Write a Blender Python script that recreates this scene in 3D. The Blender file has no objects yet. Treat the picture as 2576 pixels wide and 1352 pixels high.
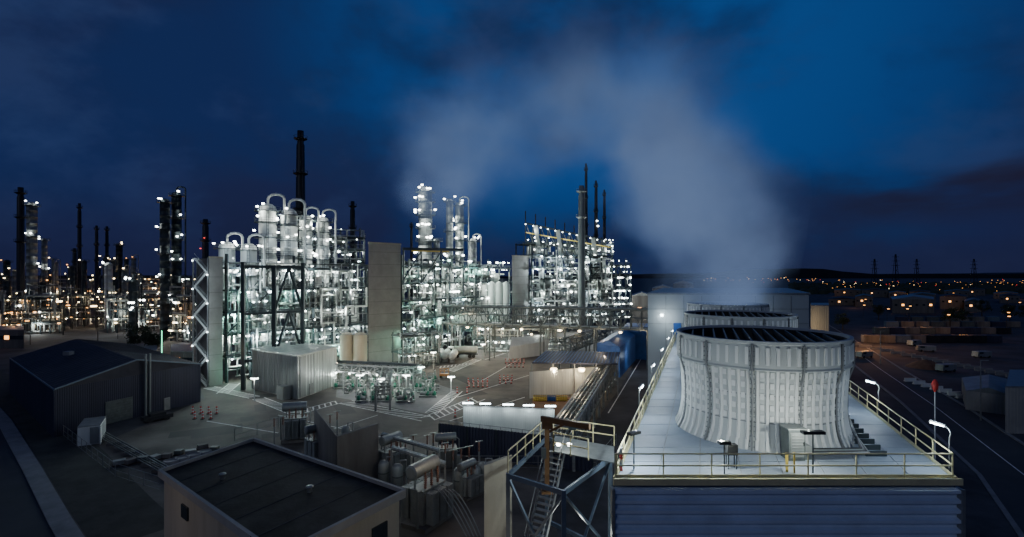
import bpy, math, random, bmesh
from mathutils import Vector, Matrix
R=random.Random(11)
F=1288.;H=24.;HY=695.
scene=bpy.context.scene; C=scene.collection
def P(px,d,z=0): return Vector(((px-1288)/F*d,d,z))
def G(px,py,z=0):
    d=(H-z)*F/(py-HY); return Vector(((px-1288)/F*d,d,z))
def ZZ(py,d): return H-(py-HY)/F*d
up=Vector((0,0,1))
# ---------------------------------------------------------------- materials
def mat(name,col,rough=.6,metal=0.,var=.25,scale=.6,bump=0.,bscale=8.,streak=False,lo=.3,hi=.7):
    m=bpy.data.materials.new(name); m.use_nodes=True; nt=m.node_tree; b=nt.nodes['Principled BSDF']
    b.inputs['Roughness'].default_value=rough; b.inputs['Metallic'].default_value=metal
    tc=nt.nodes.new('ShaderNodeTexCoord'); mp=nt.nodes.new('ShaderNodeMapping')
    nt.links.new(tc.outputs['Object'],mp.inputs[0])
    if streak: mp.inputs['Scale'].default_value=(1,1,.12)
    n=nt.nodes.new('ShaderNodeTexNoise'); n.inputs['Scale'].default_value=scale; n.inputs['Detail'].default_value=7
    n.inputs['Roughness'].default_value=.68
    nt.links.new(mp.outputs[0],n.inputs['Vector'])
    r=nt.nodes.new('ShaderNodeValToRGB'); r.color_ramp.elements[0].position=lo; r.color_ramp.elements[1].position=hi
    r.color_ramp.elements[0].color=tuple(c*(1-var) for c in col)+(1,)
    r.color_ramp.elements[1].color=tuple(min(1,c*(1+var)) for c in col)+(1,)
    nt.links.new(n.outputs['Fac'],r.inputs[0]); nt.links.new(r.outputs[0],b.inputs['Base Color'])
    if bump:
        n2=nt.nodes.new('ShaderNodeTexNoise'); n2.inputs['Scale'].default_value=bscale; n2.inputs['Detail'].default_value=4
        bp=nt.nodes.new('ShaderNodeBump'); bp.inputs['Strength'].default_value=bump; bp.inputs['Distance'].default_value=.05
        nt.links.new(tc.outputs['Object'],n2.inputs['Vector']); nt.links.new(n2.outputs['Fac'],bp.inputs['Height']); nt.links.new(bp.outputs[0],b.inputs['Normal'])
    return m
def emat(name,col,s):
    m=bpy.data.materials.new(name); m.use_nodes=True; nt=m.node_tree; b=nt.nodes['Principled BSDF']
    b.inputs['Base Color'].default_value=(.8,.8,.8,1)
    b.inputs['Emission Color'].default_value=col+(1,); b.inputs['Emission Strength'].default_value=s
    m.cycles.emission_sampling='NONE'
    return m
M=dict(
 asphalt=mat('asphalt',(.050,.050,.058),.85,0,.5,.09,.3,3,False,.38,.62),
 yard=mat('yard',(.078,.069,.062),.75,0,.5,.11,.3,2,False,.38,.62),
 road=mat('road',(.045,.047,.053),.8,0,.25,.15,.2,4),
 pave=mat('pave',(.22,.22,.22),.85,0,.25,.5),
 grass=mat('grass',(.045,.047,.04),.95,0,.5,.3,.5,2),
 patch=mat('asphalt_patch',(.032,.031,.032),.75,0,.3,.3,.3,3),
 paint=mat('paint',(.78,.78,.75),.7,0,.3,.8),
 conc=mat('concrete',(.34,.335,.31),.85,0,.16,.25,.2,3),
 conc2=mat('concrete_beige',(.44,.40,.31),.85,0,.18,.4,.2,4,True),
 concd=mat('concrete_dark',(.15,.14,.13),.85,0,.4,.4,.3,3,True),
 steel=mat('steel_paint',(.035,.05,.058),.5,.2,.25,1.5),
 steelg=mat('steel_galv',(.27,.28,.28),.45,.4,.25,1.5),
 steelm=mat('steel_mid',(.11,.128,.128),.5,.3,.3,1.5),
 bluesteel=mat('blue_steel',(.13,.175,.225),.45,.2,.2,1.5),
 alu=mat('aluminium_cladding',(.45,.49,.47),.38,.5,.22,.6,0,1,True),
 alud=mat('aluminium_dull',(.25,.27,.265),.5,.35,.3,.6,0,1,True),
 white=mat('white_paint',(.65,.68,.65),.5,0,.14,.7,0,1,True),
 grp=mat('grey_panel',(.40,.425,.43),.7,0,.03,.3),
 grp2=mat('grey_panel_raised',(.60,.62,.62),.65,0,.03,.3),  # lighter copy of the shell grey; relief light is put into the colour
 seam=mat('seam_dark',(.16,.17,.18),.6,0,.1,1),
 deck=mat('deck_panel',(.28,.33,.40),.55,0,.2,.35,.1,6),
 dark=mat('dark_metal',(.025,.027,.032),.5,.2,.3,1.2),
 black=mat('black_slat',(.015,.016,.018),.6,0,.3,1.2),
 navy=mat('navy_cladding',(.038,.042,.075),.5,.1,.2,.5,0,1,True),
 navyroof=mat('navy_roof',(.042,.040,.055),.7,.0,.3,.3),
 blue=mat('blue_container',(.04,.12,.36),.45,.1,.25,.6),
 clad=mat('blue_grey_cladding',(.58,.66,.80),.4,.0,.12,.5),
 tar=mat('roof_felt',(.016,.0145,.0145),.85,0,.8,.45,.4,3,False,.42,.6),
 yellow=mat('yellow_paint',(.75,.55,.10),.5,0,.15,1),
 cream=mat('cream_rail',(.70,.64,.36),.45,.1,.15,1),
 orange=mat('orange_paint',(.55,.22,.05),.5,0,.2,1),
 rusty=mat('rust_brown_paint',(.20,.105,.04),.6,0,.3,1),
 red=mat('red_paint',(.6,.05,.04),.5,0,.15,1),
 green=mat('green_paint',(.02,.2,.12),.5,0,.2,1),
 rust=mat('rusty_soil',(.17,.085,.045),.9,0,.4,.6),
 trafo=mat('transformer_grey',(.24,.26,.26),.45,.1,.25,1),
 ceram=mat('insulator',(.20,.09,.06),.3,0,.2,1),
 rubber=mat('rubber',(.02,.02,.02),.8),
 leaf=mat('leaf',(.035,.05,.025),.8,0,.5,1.5),
 bark=mat('bark',(.07,.05,.035),.9),
 glass=mat('dark_glass',(.03,.04,.05),.1,0,.2,1),
 hill=mat('hill',(.02,.022,.035),.95,0,.3,.004),
)
E=dict(white=emat('lamp_white',(.95,1,.95),20),cool=emat('lamp_cool',(.80,.95,1),16),warm=emat('lamp_warm',(1,.76,.42),10),teal=emat('lamp_teal',(.55,1,.85),13),
 orange=emat('lamp_orange',(1,.42,.10),4),green=emat('lamp_green',(.1,1,.5),4),red=emat('lamp_red',(1,.06,.04),3))
# ---------------------------------------------------------------- mesh helper
OFF={};KIDS={}
class MB:
    def __init__(s): s.v=[];s.f=[];s.m=[];s.s=[];s.cur=0
    def add(s,vs,fs,sm=False):
        b=len(s.v); s.v+=[tuple(v) for v in vs]
        for f in fs: s.f.append([i+b for i in f]); s.m.append(s.cur); s.s.append(sm)
        return s
    def box(s,c,z,rz=0):
        c=Vector(c);cs,sn=math.cos(rz),math.sin(rz);vs=[]
        for k in (-1,1):
            for (i,j) in ((-1,-1),(1,-1),(1,1),(-1,1)):
                x,y=i*z[0]/2,j*z[1]/2; vs.append((c.x+x*cs-y*sn,c.y+x*sn+y*cs,c.z+k*z[2]/2))
        return s.add(vs,[(3,2,1,0),(4,5,6,7),(0,1,5,4),(1,2,6,5),(2,3,7,6),(3,0,4,7)])
    def _fr(s,p,q):
        d=(q-p).normalized(); u_=Vector((0,0,1)) if abs(d.z)<.95 else Vector((0,1,0))
        a=d.cross(u_).normalized(); b=a.cross(d); return a,b
    def bar(s,p,q,w,h=None):
        p,q=Vector(p),Vector(q);h=h or w;a,b=s._fr(p,q);vs=[]
        for o in (p,q):
            for i,j in ((-1,-1),(1,-1),(1,1),(-1,1)): vs.append(o+a*i*w/2+b*j*h/2)
        return s.add(vs,[(0,1,2,3),(7,6,5,4),(4,5,1,0),(5,6,2,1),(6,7,3,2),(7,4,0,3)])
    def tube(s,p,q,r,n=8,r2=None):
        p,q=Vector(p),Vector(q);r2=r if r2 is None else r2;a,b=s._fr(p,q);vs=[]
        for o,rr in ((p,r),(q,r2)):
            for i in range(n):
                t=2*math.pi*i/n; vs.append(o+a*math.cos(t)*rr+b*math.sin(t)*rr)
        s.add(vs,[(i,(i+1)%n,(i+1)%n+n,i+n)[::-1] for i in range(n)],True)
        return s.add(vs,[tuple(range(n)),tuple(range(2*n-1,n-1,-1))])
    def ball(s,c,r,n=8):
        return s.lathe(c,[(0.01*r,-r),(.7*r,-.7*r),(r,0),(.7*r,.7*r),(.01*r,r)],n)
    def pipe(s,pts,r,n=7,joint=True):
        pts=[Vector(p) for p in pts]
        for i in range(len(pts)-1):
            if (pts[i+1]-pts[i]).length>1e-4: s.tube(pts[i],pts[i+1],r,n)
            if joint and i>0: s.ball(pts[i],r*1.12,n)
        return s
    def lathe(s,c,prof,n=24,sm=True):
        c=Vector(c);vs=[]
        for r,z in prof:
            for i in range(n):
                t=2*math.pi*i/n; vs.append((c.x+r*math.cos(t),c.y+r*math.sin(t),c.z+z))
        fs=[]
        for k in range(len(prof)-1):
            for i in range(n):
                j=(i+1)%n; fs.append((k*n+i,k*n+j,(k+1)*n+j,(k+1)*n+i))
        return s.add(vs,fs,sm)
    def prism(s,pts,z0,z1):
        n=len(pts);vs=[(p[0],p[1],z0) for p in pts]+[(p[0],p[1],z1) for p in pts]
        ar=sum(pts[i][0]*pts[(i+1)%n][1]-pts[(i+1)%n][0]*pts[i][1] for i in range(n))
        fs=[tuple(range(n-1,-1,-1)),tuple(range(n,2*n))]+[(i,(i+1)%n,(i+1)%n+n,i+n) for i in range(n)]
        if ar<0: fs=[f[::-1] for f in fs]
        return s.add(vs,fs)
    def poly(s,vs): return s.add(vs,[tuple(range(len(vs)))])
    def build(s,name,m,parent=None,loc=None):
        if not s.v: return None
        if parent is not None: off=OFF[parent.name]
        elif loc is not None: off=Vector(loc)
        else:
            xs=[v[0] for v in s.v];ys=[v[1] for v in s.v];off=Vector(((min(xs)+max(xs))/2,(min(ys)+max(ys))/2,min(v[2] for v in s.v)))
        me=bpy.data.meshes.new(name); me.from_pydata([(v[0]-off.x,v[1]-off.y,v[2]-off.z) for v in s.v],[],s.f)
        for mm in (m if isinstance(m,(list,tuple)) else [m]): me.materials.append(mm)
        me.polygons.foreach_set('material_index',s.m); me.polygons.foreach_set('use_smooth',s.s); me.update()
        o=bpy.data.objects.new(name,me); C.objects.link(o); OFF[o.name]=off
        if parent is not None: o.parent=parent; KIDS.setdefault(parent.name,[]).append(o)
        else: o.location=off
        return o
def tag(o,label,cat,group=None):
    o['label']=label;o['category']=cat
    if group:o['group']=group
    return o
def thing(name,label,cat,loc=(0,0,0),group=None):
    o=bpy.data.objects.new(name,None); C.objects.link(o); o.location=loc; o.empty_display_size=.5
    OFF[o.name]=Vector(loc); return tag(o,label,cat,group)
def struct(o): o['kind']='structure'; return o
def copy_tree(o,parent=None):
    c=o.copy(); C.objects.link(c)
    if parent: c.parent=parent
    for k in KIDS.get(o.name,[]): copy_tree(k,c)
    return c
LM={}
def lamp(parent,loc,r=.3,kind='white'):
    k=(round(r,2),kind)
    if k not in LM:
        b=MB().lathe((0,0,0),[(.01,-r*.8),(r*.75,-r*.6),(r,0),(r*.9,r*.35),(.01,r*.5)],10)
        o=b.build('lamp',E[kind],None,(0,0,0)); LM[k]=o.data; bpy.data.objects.remove(o)
    o=bpy.data.objects.new('lamp',LM[k]); C.objects.link(o); o.parent=parent; o.location=Vector(loc)-OFF[parent.name]
    KIDS.setdefault(parent.name,[]).append(o); return o
NL=[0]
COL=dict(white=(.92,.99,.92),cool=(.76,.91,1),warm=(1,.78,.5),orange=(1,.45,.14),green=(.25,1,.65),teal=(.45,1,.82))
def light(loc,e,kind='white',r=.15):  # bare point light; some calls add fill where no fixture is built
    l=bpy.data.lights.new('point_light','POINT'); l.energy=e;l.color=COL[kind];l.shadow_soft_size=r
    o=bpy.data.objects.new('point_light',l);C.objects.link(o);o.location=loc;NL[0]+=1
    return o
def corr(mb,A,B,z0,z1,pitch=.3,dep=.06):
    A,B=Vector((A[0],A[1],0)),Vector((B[0],B[1],0));L=(B-A).length;u=(B-A)/L;n=Vector((u.y,-u.x,0))
    k=max(2,int(L/pitch));pts=[]
    for i in range(k):
        a=i*L/k;w=L/k
        for t,h in ((0,0),(.4,0),(.5,1),(.9,1)): pts.append(A+u*(a+t*w)+n*dep*h)
    pts.append(B); vs=[(p.x,p.y,z0) for p in pts]+[(p.x,p.y,z1) for p in pts];m=len(pts)
    mb.add(vs,[(i,i+1,i+1+m,i+m) for i in range(m-1)])
    return mb
def rail(mb,pts,h=1.1,r=.035,step=2.,kick=False,mid=True):
    pts=[Vector(p) for p in pts]
    for a,b in zip(pts[:-1],pts[1:]):
        L=(b-a).length;n=max(1,round(L/step))
        for zz in ([h,h*.52] if mid else [h]): mb.tube(a+Vector((0,0,zz)),b+Vector((0,0,zz)),r,6)
        if kick: mb.bar(a+Vector((0,0,.1)),b+Vector((0,0,.1)),.03,.16)
        for i in range(n+1): p=a.lerp(b,i/n); mb.tube(p,p+Vector((0,0,h)),r,6)
    return mb
# ---------------------------------------------------------------- camera / world
cam=bpy.data.cameras.new('camera');co=bpy.data.objects.new('camera',cam);C.objects.link(co);scene.camera=co
co.location=(0,0,H);co.rotation_euler=(math.radians(90),0,0);cam.sensor_width=36;cam.lens=18;cam.shift_y=19/2576;cam.clip_end=20000;cam.clip_start=.3
w=bpy.data.worlds.new('World');scene.world=w;w.use_nodes=True;nt=w.node_tree;N=nt.nodes;Lk=nt.links
bg=N['Background'];tc=N.new('ShaderNodeTexCoord')
nrm=N.new('ShaderNodeVectorMath');nrm.operation='NORMALIZE';Lk.new(tc.outputs['Generated'],nrm.inputs[0])
def mr(src,a,b):
    m=N.new('ShaderNodeMapRange');m.interpolation_type='SMOOTHSTEP';m.inputs[1].default_value=a;m.inputs[2].default_value=b;Lk.new(src,m.inputs[0]);return m.outputs[0]
def dotn(v,a,b):
    d=N.new('ShaderNodeVectorMath');d.operation='DOT_PRODUCT';d.inputs[1].default_value=Vector(v).normalized();Lk.new(nrm.outputs[0],d.inputs[0])
    return mr(d.outputs['Value'],a,b)
def mix(f,a,b):
    m=N.new('ShaderNodeMix');m.data_type='RGBA'
    if hasattr(f,'links'): Lk.new(f,m.inputs[0])
    else: m.inputs[0].default_value=f
    for i,x in ((6,a),(7,b)):
        if hasattr(x,'links'): Lk.new(x,m.inputs[i])
        else: m.inputs[i].default_value=x+(1,)
    return m.outputs[2]
sep=N.new('ShaderNodeSeparateXYZ');Lk.new(nrm.outputs[0],sep.inputs[0])
def mul(a,b):
    m=N.new('ShaderNodeMath');m.operation='MULTIPLY'
    for i,x in enumerate((a,b)):
        if hasattr(x,'links'): Lk.new(x,m.inputs[i])
        else: m.inputs[i].default_value=x
    return m.outputs[0]
def noise(sc,det,zs,ro=.5,dist=0):
    mp=N.new('ShaderNodeMapping');mp.inputs['Scale'].default_value=(1,1,zs);Lk.new(nrm.outputs[0],mp.inputs[0])
    n=N.new('ShaderNodeTexNoise');n.inputs['Scale'].default_value=sc;n.inputs['Detail'].default_value=det;n.inputs['Roughness'].default_value=ro;n.inputs['Distortion'].default_value=dist;Lk.new(mp.outputs[0],n.inputs['Vector']);return n.outputs['Fac']
c=mix(dotn((.22,1,.46),.78,.99),(.0100,.0200,.080),(.0040,.052,.205))
c=mix(mul(mr(noise(2.7,8,1.5,.55,.2),.40,.66),.80),c,(.0120,.0170,.056))
c=mix(mul(mr(noise(5.2,7,1.6,.55,.15),.46,.70),.50),c,(.024,.044,.128))
band=mul(mul(mr(sep.outputs['X'],.46,.60),mr(noise(2.2,5,4,.5),.26,.46)),mul(mr(sep.outputs['Z'],.06,.115),mr(sep.outputs['Z'],.215,.14)))
c=mix(mul(mr(sep.outputs['Z'],.20,.0),.75),c,(.0115,.0125,.038))
c=mix(mul(band,.85),c,(.013,.0105,.024))
sky=N.new('ShaderNodeTexSky');sky.sky_type='NISHITA';sky.sun_disc=False;sky.sun_elevation=math.radians(-3);sky.sun_rotation=math.radians(200)
sk=N.new('ShaderNodeMix');sk.data_type='RGBA';sk.blend_type='ADD';sk.inputs[0].default_value=.003;Lk.new(c,sk.inputs[6]);Lk.new(sky.outputs[0],sk.inputs[7])
Lk.new(sk.outputs[2],bg.inputs['Color']);bg.inputs['Strength'].default_value=1.12
s=bpy.data.lights.new('fill_sun','SUN');s.energy=.17;s.angle=math.radians(14);s.color=(.78,.86,1);so=bpy.data.objects.new('fill_sun',s);C.objects.link(so);so.rotation_euler=(math.radians(60),0,math.radians(-28));so.location=(0,-20,80)  # weak sun added as even bluish fill for ground and roofs
# ---------------------------------------------------------------- ground
struct(MB().poly([(-7000,-300,0),(7000,-300,0),(7000,14000,0),(-7000,14000,0)]).build('ground',M['asphalt']))
def sheet(name,pts,z,m): return struct(MB().poly([(p[0],p[1],z) for p in pts]).build(name,m))
sheet('plant_yard',[(-58,52),(-20,40),(4,40),(4.6,60),(24,112),(40,160),(40,240),(-60,240),(-95,150),(-60,100)],.008,M['yard'])
def offs(pts,k):
    o=[]
    for i,p in enumerate(pts):
        d=(pts[min(i+1,len(pts)-1)]-pts[max(i-1,0)]).normalized();o.append(p+Vector((-d.y,d.x,0))*k)
    return o
def strip(name,pts,w,z,m,h=0):
    pts=[Vector((p[0],p[1],0)) for p in pts];L=offs(pts,w/2);Rr=offs(pts,-w/2);mb=MB()
    for i in range(len(pts)-1):
        q=[L[i],L[i+1],Rr[i+1],Rr[i]]
        if h: mb.prism(q[::-1],z,z+h)
        else: mb.poly([(a.x,a.y,z) for a in q[::-1]])
    return struct(mb.build(name,m))
kp=[G(205,1400),G(150,1310),G(80,1180),G(10,1060),G(-60,980),G(-160,900)]
strip('road',offs(kp,5.2),9,.012,M['road']); strip('pavement',kp,1.7,0,M['pave'],.13)
strip('grass_verge',offs(kp,-4.2),6.4,.016,M['grass'])
rr=[G(2560,1420),G(2420,1190),G(2240,1010),G(2140,925),G(2080,870),G(2010,810)]
strip('road',offs(rr,-6.5),9,.012,M['road']); strip('kerb',offs(rr,-1.6),.5,0,M['pave'],.13); strip('kerb',offs(rr,-11.5),.5,0,M['pave'],.13)
strip('road_marking',offs(rr,-6.5),.15,.018,M['paint'])
def hatch(pts,wd=2.2,sp=1.1):
    mb=MB();pts=[Vector((p[0],p[1],0)) for p in pts]
    for a,b in zip(pts[:-1],pts[1:]):
        L=(b-a).length;u=(b-a)/L;n=Vector((-u.y,u.x,0))
        for s_ in (-wd/2,wd/2): p=a+n*s_;q=b+n*s_;mb.poly([(x.x,x.y,.024) for x in (p-n*.1,q-n*.1,q+n*.1,p+n*.1)])
        k=int(L/sp)
        for i in range(k):
            p=a+u*(i*sp+.1)-n*(wd/2-.08);q=a+u*min(L,i*sp+wd*.7)+n*(wd/2-.08)
            mb.poly([(x.x,x.y,.024) for x in (p,p+u*.34,q+u*.34,q)])
    return struct(mb.build('road_marking',M['paint']))
hatch([G(525,975),G(640,1000)]);hatch([G(650,1003),G(745,1040),G(850,1012)],2.2,1.3);hatch([G(870,1012),G(1075,1055),G(1205,1003)],2.8,1.5)
hatch([G(1100,925),G(1190,915)]);hatch([G(1150,985),G(1085,1040)],2.2);hatch([G(1130,935),G(1200,905)],2.5);hatch([G(590,965),G(560,990)],2.2)
mb=MB()
for a,b in ((G(700,1045),G(1100,1130)),(G(1130,1060),G(1320,1000)),(G(1210,960),G(1330,890)),(G(520,1060),G(700,1090)),(G(840,1080),G(950,1045)),(G(1220,905),G(1300,880)),(G(1480,1040),G(1590,900)),(G(1530,1040),G(1615,900)),(G(1150,1000),G(1330,945))):
    d=(b-a).normalized();n=Vector((-d.y,d.x,0))*.10;mb.poly([(x.x,x.y,.022) for x in (a-n,b-n,b+n,a+n)])
struct(mb.build('road_marking',M['paint']))
mb=MB()
for i in range(24):
    q=G(R.uniform(520,1280),R.uniform(920,1110));a,b=R.uniform(1,5),R.uniform(.6,2.4);t_=R.choice((.5,.5,2.07));u=Vector((math.cos(t_),math.sin(t_),0));v=Vector((-u.y,u.x,0))
    z_=.012+i*.0003
    mb.poly([(x.x,x.y,z_) for x in (q-u*a-v*b,q+u*a-v*b,q+u*a+v*b,q-u*a+v*b)])
struct(mb.build('asphalt_patches',M['patch']))
sheet('storage_yard',[G(1335,1045),G(1440,1045),G(1500,1000),G(1340,1000)],.02,M['rust'])
hp=[]
for i in range(60):
    x=-5200+i*190; y=5200; hh=40+45*max(0,math.sin(i*.33)+.4*math.sin(i*.9+1))+R.random()*12
    hp.append((x,y,hh if x>300 else hh*.35))
mb=MB()
for a,b in zip(hp[:-1],hp[1:]): mb.poly([(a[0],a[1],-5),(b[0],b[1],-5),b,a]); mb.poly([a,b,(b[0],b[1]+900,b[2]),(a[0],a[1]+900,a[2])])
struct(mb.build('hills',M['hill']))
# ---------------------------------------------------------------- cooling tower block
DZ=14.5; SL=.372
def DL(y): return Vector((4.8+(y-24)*SL,y,0))
def DR(y): return Vector((20.8+(y-24)*SL,y,0))
ct=thing('cooling_tower_block','long cooling tower block with pale panelled deck and ribbed blue-grey front','cooling tower',(15,40,0))
MB().prism([DL(24.2),DR(24.2),DR(76.8),DL(76.8)],0,DZ-.35).build('core',M['clad'],ct)
MB().prism([DL(24),DR(24),DR(77),DL(77)],DZ-.35,DZ-.03).build('deck_slab',M['steelg'],ct)
mb=MB()
rows=[24+i*2.2 for i in range(25)]
for y0,y1 in zip(rows[:-1],rows[1:]):
    for k in range(8):
        a=DL(y0).lerp(DR(y0),k/8);b=DL(y0).lerp(DR(y0),(k+1)/8);c2=DL(y1).lerp(DR(y1),(k+1)/8);d2=DL(y1).lerp(DR(y1),k/8);g=.028
        dz=R.uniform(-.004,.004)
        mb.prism([(a.x+g,a.y+g),(b.x-g,b.y+g),(c2.x-g,c2.y-g),(d2.x+g,d2.y-g)],DZ-.028,DZ+dz)
mb.build('deck_panels',M['deck'],ct)
mb=MB();z=DZ-.4; prof=[]
while z>0:
    prof+= [(23.98,z),(23.74,z-.06),(23.74,z-.20),(23.98,z-.34)]; z-=.46
vs=[(4.75,y,zz) for y,zz in prof]+[(20.85,y,zz) for y,zz in prof];m=len(prof)
mb.add(vs,[(i+1,i,i+m,i+1+m)[::-1] for i in range(m-1)]);mb.build('front_cladding',M['clad'],ct)
for x in (4.7,20.9): MB().box((x,23.88,DZ/2-.2),(.14,.44,DZ-.4)).build('corner_trim',M['steelg'],ct)
MB().bar((4.7,23.76,DZ-.05),(20.9,23.76,DZ-.05),.1,.3).build('edge_trim',M['cream'],ct)
for f in (DL,DR): MB().bar(f(24)+Vector((0,0,DZ-.05)),f(77)+Vector((0,0,DZ-.05)),.12,.28).build('edge_trim',M['cream'],ct)
for pts in ([(4.85,24.05,DZ),(20.7,24.05,DZ)],[DL(24.1)+Vector((.1,0,DZ)),DL(76)+Vector((.1,0,DZ))],[DR(24.1)+Vector((-.1,0,DZ)),DR(76)+Vector((-.1,0,DZ))]):
    rail(MB(),pts,1.15,.038,2.2,True).build('handrail',M['cream'],ct)
def fan_stack(cx,cy,label):
    t=thing('fan_stack',label,'cooling fan stack',(cx,cy,DZ));S=.915
    prof=[(5.46,0),(5.36,.15),(5.20,.45),(5.07,.9),(4.99,1.4),(4.96,2.0),(4.98,2.7),(5.04,3.5),(5.13,4.36)]
    def rad(z):
        for (r0,z0),(r1,z1) in zip(prof[:-1],prof[1:]):
            if z<=z1: return S*(r0+(r1-r0)*(z-z0)/(z1-z0))
        return S*prof[-1][0]
    sh_=MB().lathe((cx,cy,DZ),[(rad(z),z) for z in (0,.15,.3,.45,.65,.9,1.15,1.4,1.7,2.0,2.4,2.7,3.1,3.5,4.0,4.36)],144).build('shell',M['grp'],t)
    NR=60;mb=MB();zz_=(.02,.22,.5,.9,1.4,2.0,2.7,3.5,4.34)
    for i in range(NR): # narrow full-height ribs, regular round the shell
        th=2*math.pi*(i+.5)/NR;ca,sa=math.cos(th),math.sin(th)
        for z0,z1 in zip(zz_[:-1],zz_[1:]):
            mb.bar((cx+rad(z0)*ca,cy+rad(z0)*sa,DZ+z0),(cx+rad(z1)*ca,cy+rad(z1)*sa,DZ+z1),.15,.17)
    o=mb.build('vertical_ribs',M['grp2'],sh_);o['kind']='stuff'
    mb=MB() # small bolted blocks in neat rows between the ribs
    for z0 in (1.55,2.15,2.75,3.35,3.95):
        for i in range(NR):
            th=2*math.pi*i/NR;rr=rad(z0+.15)+.02
            mb.box((cx+rr*math.cos(th),cy+rr*math.sin(th),DZ+z0+.15),(.10,.20,.30),th)
    o=mb.build('panel_blocks',M['grp2'],sh_);o['kind']='stuff'
    for z0 in (1.42,2.92): MB().lathe((cx,cy,DZ+z0),[(rad(z0)+.005,0),(rad(z0)+.03,.01),(rad(z0)+.03,.05),(rad(z0)+.005,.06)],96,False).build('ring_seam',M['seam'],sh_)
    ur=MB().lathe((cx,cy,DZ),[(5.1*S,4.36),(5.38*S,4.35),(5.40*S,4.40),(5.34*S,4.50)],96,False).lathe((cx,cy,DZ),[(5.34*S,4.50),(5.34*S,5.78)],96).lathe((cx,cy,DZ),[(5.34*S,5.78),(5.42*S,5.81),(5.42*S,5.95),(5.2*S,5.96),(5.14*S,5.8)],96,False).build('upper_ring',M['grp'],t)
    mb=MB()
    for i in range(NR):
        th=2*math.pi*(i+.5)/NR; mb.box((cx+5.35*S*math.cos(th),cy+5.35*S*math.sin(th),DZ+5.14),(.13,.17,.95),th)
    o=mb.build('ring_ribs',M['grp2'],ur);o['kind']='stuff'
    for i in range(12):
        mb=MB();th=2*math.pi*(5*i)/60;ca,sa=math.cos(th),math.sin(th)
        zz2=[0,.3,.7,1.2,1.75,2.6,3.5,4.36,5.8]
        for z0,z1 in zip(zz2[:-1],zz2[1:]):
            r0=rad(z0)+.07 if z0<4.3 else 5.34*S+.06;r1=rad(z1)+.07 if z1<4.3 else 5.34*S+.06
            mb.bar((cx+r0*ca,cy+r0*sa,DZ+z0),(cx+r1*ca,cy+r1*sa,DZ+z1),.09,.12)
        for k in range(22):
            z=.2+k*.26;rr=(rad(z) if z<4.36 else 5.34*S)+.09
            for dth in (-.022,.022): mb.box((cx+rr*math.cos(th+dth),cy+rr*math.sin(th+dth),DZ+z),(.06,.05,.05),th)
        mb.build('bolted_seam',M['seam'],t)
    MB().lathe((cx,cy,DZ),[(5.14*S,5.8),(5.08*S,4.2),(.02,4.15)],48).build('inner_throat',M['black'],t)
    for i in range(-7,8):
        x=i*.66;hl=math.sqrt(max(0,(5.05*S)**2-x*x));dx,dy=SL/1.067,1/1.067
        if hl<.5: continue
        MB().bar((cx+x*dy-hl*dx,cy-x*dx-hl*dy,DZ+5.62),(cx+x*dy+hl*dx,cy-x*dx+hl*dy,DZ+5.62),.09,.30).build('splitter_bar',M['steelm'],t)
    hub=MB().lathe((cx,cy,DZ),[(.6,4.5),(.65,4.9),(.3,5.05),(.01,5.07)],24).build('fan_hub',M['dark'],t)
    for k in range(6):
        th=k*math.pi/3+.2; ca,sa=math.cos(th),math.sin(th)
        a=Vector((cx+.6*ca,cy+.6*sa,DZ+4.75));b=Vector((cx+4.4*ca,cy+4.4*sa,DZ+4.8));nn=Vector((-sa,ca,0))
        MB().add([a-nn*.25-Vector((0,0,.1)),a+nn*.25+Vector((0,0,.1)),b+nn*.45+Vector((0,0,.08)),b-nn*.45-Vector((0,0,.08))],[(0,1,2,3)]).build('fan_blade',M['dark'],hub)
    return t
fan_stack(15.55,32.2,'nearest large pale fan stack with ribbed flared base on the deck')
fan_stack(21.7,49.0,'middle pale fan stack partly hidden behind the nearest one')
fan_stack(28.1,67.0,'farthest fan stack beside the concrete end wall with steam rising')
top=thing
x,y=13.9,25.8
t=top('motor_cabinet','grey metal cabinet with louvred door against the nearest fan stack','cabinet',(x+1,y+.8,DZ))
MB().box((x+.75,y+.9,DZ+.8),(.85,.8,1.6)).build('housing',M['steelm'],t)
MB().box((x+.75,y+.9,DZ+1.63),(1.0,.95,.06)).build('lid',M['alud'],t)
mb=MB().box((x+.75,y+.48,DZ+.8),(.7,.03,1.3))
for k in range(8): mb.box((x+.75,y+.44,DZ+.25+k*.15),(.6,.04,.05))
dd_=mb.build('door',M['alud'],t);MB().box((x+1.05,y+.42,DZ+.9),(.04,.06,.2)).build('handle',M['dark'],dd_)
MB().box((x+1.4,y+.9,DZ+.35),(.4,.5,.7)).build('side_box',M['alud'],t)
def flood(px,d,zt,label,wd=.9):
    p=P(px,d,DZ);t=top('floodlight',label,'floodlight',p)
    MB().tube(p,p+Vector((0,0,zt-DZ)),.035,8).build('post',M['steel'],t)
    h_=MB().box((p.x,p.y,zt+.06),(wd,.32,.14)).build('housing',M['dark'],t)
    MB().box((p.x,p.y+.18,zt+.06),(wd*.9,.03,.10)).build('lens',E['white'],h_)
    return p
p1=flood(1822,24.6,DZ+1.45,'black boxy floodlight on short post at front rail, left of the yellow bracket',.55)
p2=flood(2045,24.7,DZ+1.9,'wide black floodlight bar on tall thin post right of the yellow bracket',1.05)
light((p1.x,p1.y+.35,DZ+1.6),170,'white',.05)
light((p2.x,p2.y+.35,DZ+2.0),250,'white',.05)
light((6.2,25.6,DZ+1.8),420,'cool',.05)
t=top('floodlight','small black floodlight aimed at the fan stack from the front left deck corner','floodlight',(6.0,25.2,DZ))
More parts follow.
